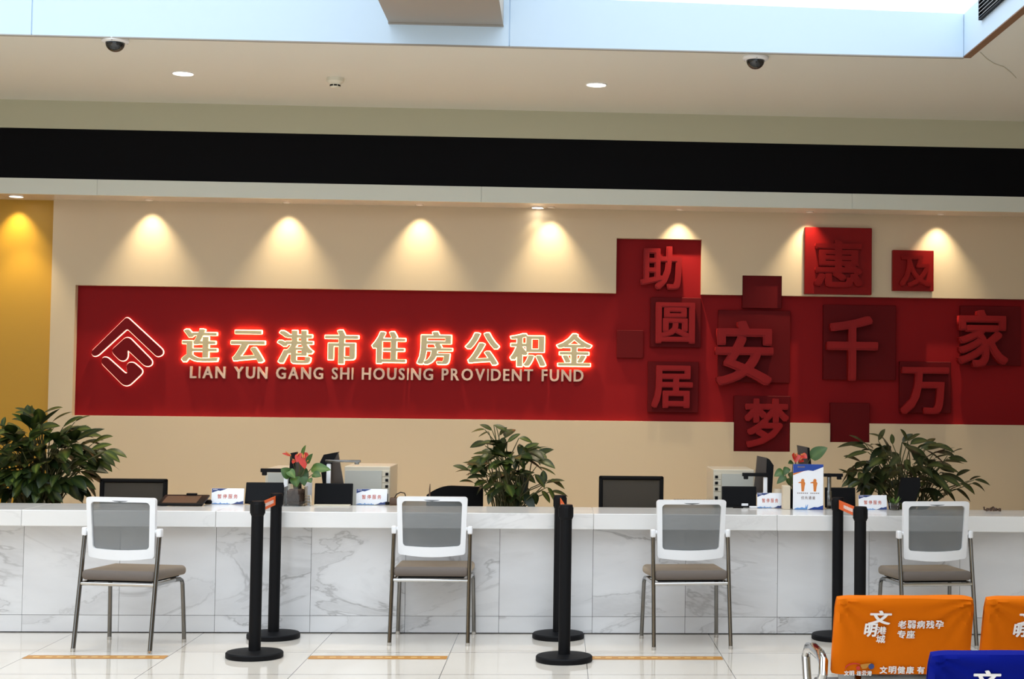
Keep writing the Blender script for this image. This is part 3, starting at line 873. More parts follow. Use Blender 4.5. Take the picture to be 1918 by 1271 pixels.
def plant(name, label, foot, Y, outline_leaves, n_fill, spread, m, seed, hw=.036, ln=.20, potz=.45, group=None, fan=False):
    """outline_leaves: (tip_x, tip_y, base_x, base_y) as seen; fill leaves scatter inside the crown"""
    random.seed(seed)
    rp0 = at_y(foot[0], foot[1], Y)
    t = thing(name, label, 'plant', (rp0.x, Y, 0), 0, group)
    pr = .17
    MB().lathe([(0, 0), (pr * .72, 0), (pr * .78, .02), (pr, potz - .03), (pr * 1.06, potz - .025), (pr * 1.06, potz), (pr * .93, potz), (pr * .9, potz - .04), (0, potz - .04)], 36).build('pot', 'pot', t)
    MB().lathe([(0, potz - .03), (pr * .9, potz - .03), (pr * .9, potz - .05)], 24).build('soil', 'soil', t)
    fo, st = MB(), MB()
    O = Vector((rp0.x, Y, 0))
    def stem(p, r=.004):
        p = Vector(p)
        b = Vector((random.uniform(-.07, .07), random.uniform(-.07, .07), potz - .035))
        mid = Vector((b.x * 1.2 + p.x * .25, b.y * 1.2 + p.y * .25, b.z + (p.z - b.z) * .62))
        st.tube([b, b.lerp(mid, .5) + Vector((0, 0, .02)), mid, mid.lerp(p, .55) + Vector((0, 0, .03)), p], [r * 1.5, r * 1.4, r * 1.2, r, r * .7], 6)
    for k, (tx, ty, bx_, by_) in enumerate(outline_leaves):
        dy = random.uniform(-.16, .16)
        tp, bp = at_y(tx, ty, Y + dy) - O, at_y(bx_, by_, Y + dy + random.uniform(-.04, .04)) - O
        L_ = (tp - bp).length
        leaf(fo, bp, tp, min(hw * 1.05, L_ * .25) * random.uniform(.85, 1.15), up=(random.uniform(-.2, .2), random.uniform(-.9, -.2), 1), arch=random.uniform(.05, .16), fold=random.uniform(.1, .3))
        stem(bp)
    cx_, cy_, rx_, rz_, dep = spread      # crown in pixels (centre, radii) and depth in metres
    px2m = Y / FOC
    for k in range(n_fill):
        while True:
            u, v, w = random.uniform(-1, 1), random.uniform(-1, 1), random.uniform(-1, 1)
            if u * u + v * v + w * w < 1: break
        bp = at_y(cx_ + u * rx_, cy_ + v * rz_, Y) - O; bp.y += w * dep
        out = Vector((u * 1.0 + random.uniform(-.5, .5), w - .35 + random.uniform(-.5, .5), -v * .35 + random.uniform(-.75, .25)))
        out.normalize()
        l_ = ln * random.uniform(.65, 1.15)
        nlv = 3 if (k % 3 == 0 and not fan) else 1
        for q in range(nlv):
            o2 = out.copy()
            if q: o2 = (Matrix.Rotation(random.choice((-1, 1)) * random.uniform(.5, 1.0), 3, 'Z') @ out)
            leaf(fo, bp, bp + o2 * l_, hw * random.uniform(.75, 1.15), up=(random.uniform(-.3, .3), random.uniform(-.8, 0), 1), arch=random.uniform(.02, .18), fold=random.uniform(.1, .35))
        if k % 2 == 0: stem(bp)
    fo.build('foliage', m, t, smooth=60); st.build('stems', 'stem', t)
    return t
PL = 'tall potted plants behind the counter'
left_out = [(52, 757, 50, 790), (28, 772, 55, 776), (60, 758, 62, 785), (118, 763, 78, 776), (136, 771, 98, 790), (10, 780, 5, 800), (158, 780, 118, 800), (170, 778, 140, 790), (2, 800, 18, 812),
            (172, 803, 140, 806), (165, 815, 130, 822), (212, 817, 172, 832), (210, 832, 170, 842), (238, 857, 200, 842), (225, 866, 195, 845), (216, 873, 188, 850), (180, 872, 160, 850), (182, 882, 150, 872),
            (176, 903, 150, 882), (163, 924, 140, 895), (146, 936, 128, 905), (142, 930, 120, 900), (182, 865, 165, 845), (112, 892, 112, 862), (95, 895, 108, 866), (130, 892, 118, 865), (0, 850, 22, 830), (10, 870, 28, 850),
            (20, 935, 25, 905), (60, 938, 62, 905), (100, 940, 96, 908), (-30, 830, 0, 845), (-35, 870, 0, 870), (-20, 900, 5, 890)]
plant('potted_plant', 'dense dark green leafy plant at the left edge, rising behind the counter', (75, 940), 11.06, left_out, 175, (70, 862, 105, 72, .30), 'leaf', 3, .038, .20, group=PL)
mid_out = [(898, 795, 922, 806), (882, 810, 908, 804), (955, 810, 925, 795), (948, 806, 930, 800), (880, 838, 912, 828), (886, 850, 916, 848), (896, 818, 915, 808), (938, 855, 945, 818), (975, 812, 950, 828), (998, 830, 972, 820),
           (1010, 830, 980, 842), (1015, 840, 985, 838), (1022, 868, 1000, 848), (1012, 872, 1002, 850), (988, 868, 985, 842), (848, 872, 878, 880), (852, 884, 884, 882), (866, 866, 900, 872), (860, 902, 888, 904), (872, 890, 905, 884),
           (1018, 880, 1018, 908), (1058, 900, 1022, 905), (1058, 916, 1030, 898), (1064, 930, 1032, 920), (1040, 943, 1025, 912), (1030, 942, 1015, 918), (975, 920, 968, 902), (915, 945, 920, 920), (1005, 945, 1000, 922), (950, 800, 935, 815), (905, 858, 930, 852)]
plant('potted_plant', 'narrow green leafy plant in the middle, rising behind the counter', (955, 945), 11.06, mid_out, 62, (955, 878, 62, 62, .22), 'leaf', 11, .035, .165, group=PL)
right_out = [(1658, 803, 1645, 825), (1686, 803, 1700, 826), (1590, 815, 1622, 832), (1625, 812, 1655, 822), (1568, 838, 1620, 830), (1582, 858, 1625, 846), (1570, 878, 1600, 895), (1710, 812, 1690, 828), (1724, 812, 1700, 826), (1740, 825, 1705, 832),
             (1754, 828, 1725, 840), (1768, 836, 1730, 842), (1776, 852, 1750, 858), (1806, 868, 1765, 864), (1784, 875, 1755, 868), (1788, 885, 1760, 876), (1818, 880, 1790, 892), (1838, 892, 1815, 900), (1855, 909, 1825, 898), (1845, 921, 1820, 905), (1826, 926, 1800, 905),
             (1818, 940, 1790, 915), (1790, 940, 1770, 915), (1775, 928, 1765, 905), (1576, 912, 1605, 895), (1585, 918, 1612, 902), (1604, 880, 1630, 890), (1605, 868, 1635, 868), (1612, 938, 1620, 912), (1665, 918, 1682, 898), (1670, 812, 1672, 832), (1650, 925, 1648, 895), (1720, 890, 1700, 885)]
plant('potted_plant', 'spreading dark leafy plant on the right, rising behind the counter', (1700, 945), 11.06, right_out, 130, (1690, 872, 92, 52, .26), 'leaf_dark', 5, .033, .19, group=PL, fan=True)

# ------------------------------------------------------------------ things on and behind the worktop
def ctr(px, py, z=ZT):
    return at_z(px, py, z)

# staff chairs
def staff_chair(px0, px1, ytop, Y, label, rz=0, curve=False):
    a, b = at_y(px0, ytop, Y), at_y(px1, ytop, Y)
    w = (b - a).length; zt_ = (a.z + b.z) / 2
    t = thing('office_chair', label, 'office chair', ((a.x + b.x) / 2, Y, 0), rz, 'staff chairs behind the counter')
    h = .50; f = .028
    fr = MB()
    if not curve:
        fr.box((0, 0, zt_ - f / 2), (w, .04, f), .01, 3); fr.box((0, 0, zt_ - h), (w, .04, .04), .01, 3)
        for s in (-1, 1): fr.box((s * (w / 2 - f / 2), 0, zt_ - h / 2), (f, .04, h), .01, 3)
        MB().box((0, 0, zt_ - h / 2), (w - 2 * f + .004, .01, h - .03)).build('back_mesh', 'mesh_black', t, smooth=0)
    else:
        n = 14
        pts = [(-w / 2 + w * i / n, 0, zt_ - .07 * (max(0, .45 - i / n) / .45) ** 2 - .012 * (i / n)) for i in range(n + 1)]
        fr.prism([(p[0], p[2]) for p in pts] + [(w / 2, zt_ - .45), (-w / 2, zt_ - .45)], -.04, .04)
    fr.build('back_frame', 'office_black', t)
    MB().box((0, .25, .46), (.48, .46, .08), .03, 3).build('seat', 'office_black', t)
    MB().tube([(0, .04, zt_ - h + .1), (0, .10, .5), (0, .2, .42)], .02, 8).build('back_arm', 'black', t)
    MB().lathe([(0, .08), (.03, .08), (.03, .42), (0, .42)], 14, (0, .25, 0)).build('gas_column', 'black', t)
    leg = MB()
    for k in range(5):
        a_ = 2 * PI * k / 5
        leg.tube([(0, .25, .10), (.28 * math.cos(a_), .25 + .28 * math.sin(a_), .07)], [.025, .015], 8)
        leg.lathe([(0, 0), (.02, .008), (.026, .027), (.02, .046), (0, .055)], 10, (.28 * math.cos(a_), .25 + .28 * math.sin(a_), 0))
    leg.build('star_base', 'black', t)
staff_chair(188, 314, 896, 11.0, 'black mesh office chair behind the counter at the left')
staff_chair(1122, 1243, 891, 11.0, 'black mesh office chair behind the counter between the middle and third visitor chairs')
staff_chair(800, 905, 908, 11.28, 'black office chair with a rounded top beside the middle plant', curve=True)

def screen(x0, x1, ytop, ybot, label, lean=.25, rz=0, base=True, mt='screen'):
    b = ctr((x0 + x1) / 2, ybot)
    s = b.y / FOC
    w = (x1 - x0) * s; h = (ybot - ytop) * s * 1.03
    t = thing('tablet_screen', label, 'screen', (b.x, b.y, ZT), rz, 'black customer screens on the worktop')
    T = Matrix.Translation((0, 0, .017 * math.sin(lean))) @ Matrix.Rotation(-lean, 4, 'X')
    MB().box((0, .008, h / 2), (w, .016, h), .005, 2, T=T).build('housing', 'black', t)
    MB().box((0, -.0006, h / 2 + .004), (w - .014, .0014, h - .022), T=T).build('display', mt, t, smooth=0)
    if base:
        MB().box((0, .045, .006), (w * .8, .11, .012), .004, 2).build('foot', 'black', t)
        MB().box((0, .06, h * .3), (w * .3, .015, h * .6), .004, 2, T=Matrix.Rotation(-lean - .15, 4, 'X')).build('support', 'black', t)
    return t
screen(459, 529, 905, 944, 'black screen beside the first pause card, left of the anthurium vase', .28)
o = screen(589, 659, 907, 946, 'black screen on a pale foot, right of the anthurium vase', .12)
ft = MB().box((0, -.035, .004), (.235, .07, .008), .003, 2).build('front_foot', 'cabinet_edge', o)
screen(1352, 1417, 912, 950, 'black screen below the monitor on the right, left of the pause card', .1)
screen(1545, 1603, 914, 951, 'black screen right of the upright poster', .1)

def pause_card(x0, x1, ytop, ybot, label, rz=0):
    b = ctr((x0 + x1) / 2, ybot); s = b.y / FOC
    w = (x1 - x0) * s; h = (ybot - ytop) * s
    t = thing('desk_card', label, 'desk sign', (b.x, b.y, ZT), rz, 'pause of service cards on the worktop')
    lean = .16; T = Matrix.Rotation(-lean, 4, 'X'); h = h / math.cos(lean)
    MB().box((0, .002, h / 2), (w, .004, h), .0012, 1, T=T).build('card', 'paper', t, smooth=0)
    MB().box((0, .03, .0015), (w, .06, .003)).build('foot', MT['glass'], t, smooth=0)
    MB().box((0, .006, h * .3), (w * .9, .003, h * .6), T=Matrix.Translation((0, .05, 0)) @ Matrix.Rotation(.5, 4, 'X')).build('strut', MT['glass'], t, smooth=0)
    def pr(poly, m, nm):
        mb = MB(); mb.prism([(-w / 2 + x * w, z * h) for x, z in poly], -.0008, -.0002)
        bmesh.ops.transform(mb.bm, matrix=T, verts=mb.bm.verts); mb.build(nm, m, t, smooth=0)
    pr([(.01, .99), (.48, .99), (.27, .84), (.20, .86), (.01, .72)], 'navy', 'blue_corner')
    pr([(.62, .01), (.99, .01), (.99, .22), (.86, .14), (.8, .16), (.72, .07)], 'navy', 'blue_wave')
    pr([(.01, .01), (.60, .01), (.56, .05), (.52, .05), (.5, .11), (.47, .05), (.40, .07), (.36, .05), (.31, .06), (.29, .13), (.26, .06), (.2, .05), (.15, .09), (.1, .08), (.01, .04)], 'lightblue', 'skyline')
    mb = MB()
    for k, c in enumerate('暂停服务'):
        text_mb(mb, c, -w / 2 + w * (.19 + .165 * k), h * .36, -w / 2 + w * (.19 + .165 * k + .125), h * .63, -.0008, -.0002, .012, .012)
    bmesh.ops.transform(mb.bm, matrix=T, verts=mb.bm.verts); mb.build('lettering', 'red_print', t, smooth=0)
    mb = MB()
    for k in range(4): mb.bounds(-w / 2 + w * (.045 + .035 * k), -w / 2 + w * (.07 + .035 * k), -.0011, -.0008, h * .90, h * .94)
    bmesh.ops.transform(mb.bm, matrix=T, verts=mb.bm.verts); mb.build('small_mark', 'white_print', t, smooth=0)
pause_card(396, 455, 915, 944, 'white and blue card reading 暂停服务 left of the first black screen')
pause_card(667, 724, 916, 945, 'white and blue card reading 暂停服务 behind the second visitor chair')
pause_card(1418, 1467, 923, 951, 'white and blue card reading 暂停服务 left of the upright poster', R(-4))
pause_card(1608, 1662, 927, 954, 'white and blue card reading 暂停服务 right of the barrier posts, under the plant')

# upright poster
b = ctr(1513.5, 954); s = b.y / FOC
w, h = 57 * s, 85 * s
t = thing('desk_poster', 'upright white and blue acrylic poster with two orange figures', 'desk sign', (b.x, b.y, ZT), R(-3))
MB().box((0, .003, h / 2), (w, .004, h)).build('print', 'paper', t, smooth=0)
ac = MB(); ac.box((0, .0072, h / 2), (w + .008, .0016, h + .004)); ac.box((0, .03, .002), (w + .008, .08, .004))
ac.build('acrylic_holder', 'glass', t, smooth=0)
def pp(poly, m, nm, dy=0): MB().prism([(-w / 2 + x * w, z * h) for x, z in poly], .0002 - dy, .0009).build(nm, m, t, smooth=0)
pp([(0, 1), (1, 1), (1, .945), (.66, .855), (.5, .868), (.0, .80)], 'blue', 'blue_header')
pp([(0, .80), (.47, .872), (.30, .835), (0, .755)], 'orange_print', 'orange_stripe')
pp([(.48, .0), (1, .0), (1, .1), (.82, .055), (.7, .06), (.55, .02)], 'blue', 'blue_wave')
pp([(.03, 0), (.47, 0), (.5, .11), (.48, .11), (.45, .05), (.43, .12), (.41, .04), (.36, .04), (.3, .055), (.22, .035), (.15, .045), (.06, .02)], 'lightblue', 'skyline')
def figure(cx_):
    mb = MB()
    H_ = .26 * h; x0 = -w / 2 + cx_ * w; z0 = .40 * h
    mb.lathe([(0, -.0004), (.011, -.0004), (.011, .0009), (0, .0009)], 16, T=Matrix.Translation((x0, .0006, z0 + H_ * .93)) @ Matrix.Rotation(PI / 2, 4, 'X'))
    mb.prism([(x0 - .008, z0), (x0 + .008, z0), (x0 + .012, z0 + H_ * .4), (x0 + .017, z0 + H_ * .7), (x0 + .010, z0 + H_ * .85), (x0 - .010, z0 + H_ * .85), (x0 - .030, z0 + H_ * .76), (x0 - .030, z0 + H_ * .7), (x0 - .012, z0 + H_ * .7), (x0 - .010, z0 + H_ * .4)], .0002, .0009)
    mb.build('figure', 'orange_print', t, smooth=0)
figure(.32); figure(.72)
mb = MB()
for k, c in enumerate('优先通道'):
    text_mb(mb, c, -w / 2 + w * (.27 + .12 * k), h * .225, -w / 2 + w * (.27 + .12 * k + .10), h * .295, .0002, .0009, .01, .01)
mb.build('lettering', 'grey_print', t, smooth=0)
mb = MB()
for k in range(12):
    if k == 6: continue
    mb.bounds(-w / 2 + w * (.14 + .062 * k), -w / 2 + w * (.18 + .062 * k), .0002, .0009, h * .352, h * .372)
for k in range(6): mb.bounds(-w / 2 + w * (.15 + .04 * k), -w / 2 + w * (.18 + .04 * k), -.0002, .0002, h * .925, h * .955)
mb.build('small_marks', 'grey_print', t, smooth=0)

# monitors seen from behind at an angle
def monitor(poly_px, side_px, Y, label, mt='brown_screen'):
    c_ = at_y(sum(p[0] for p in poly_px) / len(poly_px), sum(p[1] for p in poly_px) / len(poly_px), Y)
    b0 = min(at_y(*p, Y).z for p in poly_px)
    t = thing('monitor', label, 'monitor', (c_.x, Y, .72), 0, 'staff monitors behind the counter')
    def loc(p, dy=0): v = at_y(*p, Y); return (v.x - c_.x, v.z - .72)
    MB().prism([loc(p) for p in poly_px], -.012, .012).build('screen', mt, t, smooth=0)
    MB().prism([loc(p) for p in side_px], -.02, .05).build('back_housing', 'black', t, smooth=0)
    xm = sum(loc(p)[0] for p in poly_px) / len(poly_px)
    st = MB(); st.tube([(xm, .02, 0), (xm, .02, max(.05, b0 - .70))], .02, 10); st.lathe([(0, 0), (.05, 0), (.05, .008), (.03, .014), (0, .014)], 24, (xm, .02, 0)); st.build('stand', 'black', t)
YM = 10.74
# staff desk surface behind the worktop carries monitors and cabinets
sd = MB(); sd.bounds(sm[0], sm[-1], YTB + .01, 10.81, .70, .72, .002, 1)
for x in [float(v) for v in np.arange(sm[0] + .3, sm[-1], 1.2)]: sd.bounds(x - .02, x + .02, YTB + .02, 10.78, 0, .70)
tag(sd.build('staff_desk', 'cabinet_edge', smooth=0), 'low pale staff desk hidden behind the marble worktop', 'desk')
monitor([(617, 849), (633.5, 846), (645, 912), (612, 912)], [(600, 865), (607, 851), (634, 846), (622, 868), (618, 912), (606, 912)], YM, 'dark monitor turned sideways left of the tall grey cabinet')
monitor([(1418, 853), (1436, 857), (1433, 925), (1411, 925)], [(1436, 857), (1441, 860), (1448.5, 871), (1445, 925), (1433, 925)], YM, 'dark monitor turned sideways right of the drawer cabinet')
monitor([(1492.5, 833), (1512, 837), (1517, 880), (1498, 880)], [(1512, 837), (1515.5, 838), (1520, 880), (1514, 880)], YM, 'dark monitor showing above the upright poster')
monitor([(551, 850), (566, 850), (572, 905), (547, 905)], [(545, 848), (556, 846), (552, 905), (541, 905)], YM, 'dark monitor standing behind the red anthurium')
pn = at_y(1700, 915, 10.62)
t = thing('monitor', 'black screen tilted in front of the right plant', 'monitor', (pn.x, 10.62, .72), 0, 'staff monitors behind the counter')
lo_ = lambda x, y: (at_y(x, y, 10.62).x - pn.x, at_y(x, y, 10.62).z - .72)
MB().prism([lo_(1688, 894), lo_(1722, 894), lo_(1724, 910), lo_(1712, 941), lo_(1678, 941)], -.012, .02).build('screen', 'black', t, smooth=0)
st = MB(); st.tube([(0, .02, 0), (0, .02, .08)], .02, 10); st.lathe([(0, 0), (.09, 0), (.09, .008), (0, .012)], 20, (0, .02, 0)); st.build('stand', 'black', t)

# document cameras
def doc_cam(post_x, y_top, y_bot, arm_x0, arm_x1, arm_y, thick, label, m_arm, m_post, head_right, Y=10.64):
    p = at_y(post_x, y_top, Y)
    t = thing('document_camera', label, 'document camera', (p.x, Y, .72 if Y > YTB else ZT), 0, 'document cameras beside the screens')
    z0 = .72 if Y > YTB else ZT
    MB().box((0, 0, .008), (.07, .06, .016), .005, 2).build('base', m_post, t)
    pm = MB(); pm.box((0, 0, (p.z - z0) / 2), (.028, .022, p.z - z0), .005, 2); pm.box((0, 0, (p.z - z0) * .35), (.034, .028, (p.z - z0) * .5), .005, 2); pm.build('post', m_post, t)
    a, b_ = at_y(arm_x0, arm_y, Y), at_y(arm_x1, arm_y + (arm_x1 - arm_x0) * .012, Y)
    th = thick * Y / FOC
    am = MB(); am.box(((a.x + b_.x) / 2 - p.x, -.01, (a.z + b_.z) / 2 - z0), (b_.x - a.x, .03, th), .003, 2); am.build('arm', m_arm, t)
    hx = (b_.x if head_right else a.x) - p.x; sgn = -1 if head_right else 1
    MB().box((hx + sgn * .025, -.01, a.z - z0 - th * .8), (.03, .03, th * 1.1), .004, 2).build('camera_head', m_arm, t)
doc_cam(616, 868, 940, 610, 676, 862.5, 4.5, 'slim silver document camera with a long arm beside the tall grey cabinet', 'steel', 'white_plastic', True)
doc_cam(1433.5, 893, 940, 1390, 1438, 888, 6.5, 'black armed document camera in front of the monitor on the right', 'black', 'white_plastic', False)
doc_cam(1553, 886, 940, 1541, 1578, 889, 6, 'black armed document camera right of the upright poster', 'black', 'steel', True)
doc_cam(536, 882, 940, 489, 545, 880, 7, 'black armed document camera left of the anthurium', 'black', 'white_plastic', False)

# cabinets behind the counter
def cabinet(x0, x1, ytop, label, front_right=True, Y=11.1, fw=14):
    a, b_ = at_y(x0, ytop, Y), at_y(x1, ytop, Y)
    zt_ = (a.z + b_.z) / 2
    t = thing('drawer_cabinet', label, 'cabinet', ((a.x + b_.x) / 2, Y, 0), 0, 'grey cabinets behind the counter')
    w_ = b_.x - a.x; D = .5
    bd = MB(); bd.box((0, D / 2, zt_ / 2), (w_, D, zt_), .004, 1); bd.build('body', 'cabinet_edge', t)
    f = fw * Y / FOC; s = 1 if front_right else -1
    MB().bounds(-w_ / 2 + (0.008 if s > 0 else f), w_ / 2 - (f if s > 0 else .008), -.004, 0, .05, zt_ - .03).build('side_panel', 'cabinet', t, smooth=0)
    hts = [.043, .043, .043, .30]; z = zt_ - .03
    for hh in hts:
        c_ = s * (w_ / 2 - f / 2)
        d = MB().bounds(c_ - f * .42, c_ + f * .42, -.008, 0, z - hh + .003, z, .001, 1).build('drawer', 'cabinet_edge', t, smooth=0)
        MB().bounds(c_ - f * .05 * s, c_ + f * .3 * s, -.012, -.008, z - min(hh, .1) * (.75 if hh < .1 else 1), z - min(hh, .1) * .3).build('handle', 'black', d, smooth=0)
        z -= hh
    return t
cabinet(645, 731, 873, 'wide grey drawer cabinet right of the silver document camera', True, fw=15)
cabinet(1336, 1413, 879, 'grey drawer cabinet with its drawers on the left, behind the right screens', False, fw=16)
a, b_ = at_y(497, 877, 11.1), at_y(545, 877, 11.1)
t = thing('side_cabinet', 'plain pale cabinet behind the first black screen', 'cabinet', ((a.x + b_.x) / 2, 11.1, 0), 0, 'grey cabinets behind the counter')
MB().box((0, .25, a.z / 2), (b_.x - a.x, .5, a.z), .004, 1).build('body', 'cabinet_edge', t)
w_ = b_.x - a.x
MB().bounds(-w_ / 2 + .02, w_ / 2 - .01, -.004, 0, .05, a.z - .03).build('side_panel', 'cabinet', t, smooth=0)

# anthuriums
def heart_leaf(mb, base, tip, hw, up): leaf(mb, base, tip, hw, up, .12, .22, 8, .62)
def anthurium(px, pybot, label, leaves, flowers, vase, Y=None):
    b0 = ctr(px, pybot)
    Y = b0.y if Y is None else Y
    t = thing('anthurium', label, 'flower', (b0.x, b0.y, ZT), 0, 'red anthuriums on the worktop')
    O = Vector((b0.x, b0.y, ZT)); s = b0.y / FOC
    w = 38 * s; h = 35 * s
    if vase:
        g = MB(); g.bounds(-w / 2, w / 2, -w / 2, -w / 2 + .004, 0, h); g.bounds(-w / 2, w / 2, w / 2 - .004, w / 2, 0, h)
        g.bounds(-w / 2, -w / 2 + .004, -w / 2 + .004, w / 2 - .004, 0, h); g.bounds(w / 2 - .004, w / 2, -w / 2 + .004, w / 2 - .004, 0, h)
        g.bounds(-w / 2 + .004, w / 2 - .004, -w / 2 + .004, w / 2 - .004, 0, .006)
        g.build('glass_vase', 'glass', t, smooth=0)
        rt = MB(); random.seed(4)
        rt.box((0, 0, h * .46), (w * .80, w * .80, h * .84), .02, 3)
        for k in range(24):
            p = Vector((random.uniform(-.4, .4) * w, -w * .41, random.uniform(.08, .85) * h))
            q = p + Vector((random.uniform(-.05, .05), 0, random.uniform(-.05, .05))); q.x = max(-.42 * w, min(.42 * w, q.x)); q.z = max(.03, min(.9 * h, q.z))
            rt.tube([p, (p + q) / 2 + Vector((.006, -.004, .004)), q], .0022, 5)
        rt.build('roots', 'roots', t)
    else:
        MB().lathe([(0, 0), (.045, 0), (.06, h), (.054, h), (.05, h - .01), (0, h - .01)], 24).build('pot', 'black', t)
    lf, st, fl, sx_ = MB(), MB(), MB(), MB()
    root = Vector((0, 0, h * .8))
    for bx_, by_, tx, ty, hw in leaves:
        dy = random.uniform(-.05, .05)
        bp, tp = at_y(bx_, by_, b0.y + dy) - O, at_y(tx, ty, b0.y + dy - .02) - O
        heart_leaf(lf, bp, tp, hw * s, (random.uniform(-.2, .2), -1.2, .8))
        st.tube([root + Vector((random.uniform(-.02, .02), random.uniform(-.02, .02), 0)), root.lerp(bp, .5) + Vector((0, 0, .01)), bp], .0025, 6)
    for bx_, by_, tx, ty, hw in flowers:
        bp, tp = at_y(bx_, by_, b0.y) - O, at_y(tx, ty, b0.y - .03) - O
        heart_leaf(fl, bp, tp, hw * s, (0, -1, .6))
        sx_.tube([bp + Vector((0, -.012, .004)), bp.lerp(tp, .5) + Vector((0, -.03, .02))], [.005, .003], 8)
        st.tube([root, root.lerp(bp, .5) + Vector((.01, 0, .02)), bp], .0022, 6)
    lf.build('leaves', 'leaf_bright', t, smooth=60); st.build('stems', 'stem', t); fl.build('red_spathes', 'flower', t, smooth=60); sx_.build('spadices', 'spadix', t)
anthurium(554, 946.5, 'red anthurium in a square glass vase with brown roots',
          [(545, 893, 526, 877, 11), (566, 852, 573, 833, 4), (575, 868, 586, 849, 6), (582, 878, 620, 880, 11), (585, 888, 602, 892, 8), (562, 880, 578, 896, 10), (552, 892, 556, 912, 10), (568, 892, 570, 910, 8), (540, 880, 553, 895, 8), (578, 896, 583, 904, 6)],
          [(545, 853, 528, 849, 3), (566, 846, 571, 878, 11), (560, 850, 556, 866, 6), (570, 852, 573, 872, 7), (552, 862, 548, 868, 4), (575, 868, 581, 866, 2)], True)
anthurium(1482, 951, 'red anthurium behind the upright poster with one big dark leaf',
          [(1518, 858, 1550, 838, 13), (1468, 882, 1450, 892, 9), (1472, 892, 1455, 906, 7), (1478, 895, 1480, 911, 8), (1476, 875, 1468, 890, 7), (1485, 865, 1476, 868, 5), (1480, 884, 1488, 900, 7)],
          [(1490, 856, 1483, 852, 7), (1492, 850, 1490, 866, 8), (1500, 852, 1512, 858, 7), (1496, 862, 1506, 864, 5)], False)

# little things on the worktop
def small(name, cat, label, mb, m, loc, rz=0, smooth=35, group=None):
    o = mb.build(name, m, None, smooth); o.location = loc; o.rotation_euler = (0, 0, rz)
    return tag(o, label, cat, group)
p = ctr(340, 947); s = p.y / FOC
t = thing('signing_pad', 'brown topped black signing pad lying tilted right of the leftmost chair back', 'signing pad', (p.x, p.y + .06, ZT + .012))
T = Matrix.Rotation(.22, 4, 'X')
MB().box((0, 0, .022), (82 * s, .22, .014), .005, 2, T=T).build('body', 'black', t)
MB().box((-.01, -.005, .0295), (62 * s, .16, .0012), T=T).build('pad', MT['wood'], t, smooth=0)
MB().box((.03, .10, .034), (.07, .018, .012), .004, 2, T=T).build('pen_rest', 'black', t)
MB().box((0, .06, .012), (.2, .06, .024), .003, 1).build('stand', 'black', t)
p = ctr(389, 944)
small('computer_mouse', 'mouse', 'small dark mouse between the signing pad and the first pause card', MB().box((0, 0, .014), (.05, .07, .028), .012, 3), 'black', (p.x, p.y + .03, ZT))
p = ctr(738, 946)
t = thing('card_reader', 'small brown card reader with a looped cable left of the second chair', 'card reader', (p.x, p.y, ZT))
cr = MB(); cr.box((0, .02, .026), (.06, .06, .05), .006, 2); cr.build('body', MT['wood'], t)
MB().box((-.035, .02, .012), (.05, .03, .02), .005, 2).build('plug', 'black', t)
MB().tube([(.0, .03, .05), (.012, .03, .072), (.04, .03, .086), (.066, .03, .08), (.072, .03, .062), (.068, .04, .004)], .0035, 8).build('cable', 'black', t)
p = at_y(805, 900, 10.5)
pg = MB(); pg.tube([(0, 0, 0), (.001, 0, .115), (.002, 0, .15)], [.006, .005, .002], 8)
small('desk_pen', 'pen', 'dark pen standing upright left of the rounded office chair', pg, 'wood', (p.x, 10.5, ZT))
p = ctr(1395, 950)
small('white_switch_box', 'box', 'small white box in front of the right-hand black screen', MB().box((0, .01, .014), (.046, .04, .028), .004, 2), 'paper', (p.x, p.y, ZT))
p = ctr(1411, 951)
small('white_pad', 'box', 'flat white pad just right of the small white box', MB().box((0, .01, .006), (.05, .05, .012), .003, 2), 'paper', (p.x, p.y, ZT))
p = at_y(1461, 940, 10.69)
small('paper_roll', 'container', 'cream rounded drum standing left of the upright poster', MB().lathe([(0, 0), (.050, 0), (.054, .01), (.054, .155), (.045, .18), (.0, .185)], 28), 'beige_box', (p.x, 10.68, .72))
p = at_y(1472, 930, 10.49)
small('brochure_box', 'box', 'cream upright leaflet box between the pause card and the poster', MB().box((0, .0, .08), (.05, .08, .16), .004, 1), 'beige_box', (p.x, 10.49, ZT))
p = at_y(583, 925, 10.7)
small('paper_cup', 'cup', 'tall white cup behind the right edge of the glass vase', MB().lathe([(0, 0), (.021, 0), (.024, .20), (.022, .20), (.02, .006), (0, .006)], 20), 'paper', (at_y(578, 925, 10.63).x, 10.63, .72))
p = ctr(592, 945)
cl = MB()
for k in range(3): cl.tube([(-.06 + .01 * k, .03, .006 + .018 * k), (-.03, .05, .03 + .018 * k), (.02, .04, .022 + .02 * k), (.03, .0, .008 + .006 * k)], .006, 8)
p = ctr(582, 941)
small('cable_bundle', 'cable', 'tan bundle of cable between the vase and the second black screen', cl, 'beige_box', (p.x + .02, 10.47, ZT))
p = ctr(1858, 957)
tr = MB()
random.seed(9)
tr.tube([(-.055, 0, .03), (-.052, 0, .010), (-.03, .01, .006), (-.01, -.01, .02), (.01, .01, .028), (.025, -.005, .012), (.05, .01, .010), (.06, 0, .004)], .006, 8)
for k in range(5): tr.box((-.03 + .02 * k, random.uniform(-.01, .01), .012), (.018, .014, .02), .004, 2)
small('wooden_charm', 'ornament', 'small dark carved charm lying on the worktop at the right end', tr, 'wood', (p.x, p.y, ZT))
p = ctr(1676, 955)
t = thing('small_potted_plant', 'tiny green plant in a grey glass pot beside the last pause card', 'plant', (p.x, p.y + .02, ZT))
MB().lathe([(0, 0), (.034, 0), (.045, .05), (.041, .05), (.034, .008), (0, .008)], 20).build('pot', 'glass', t)
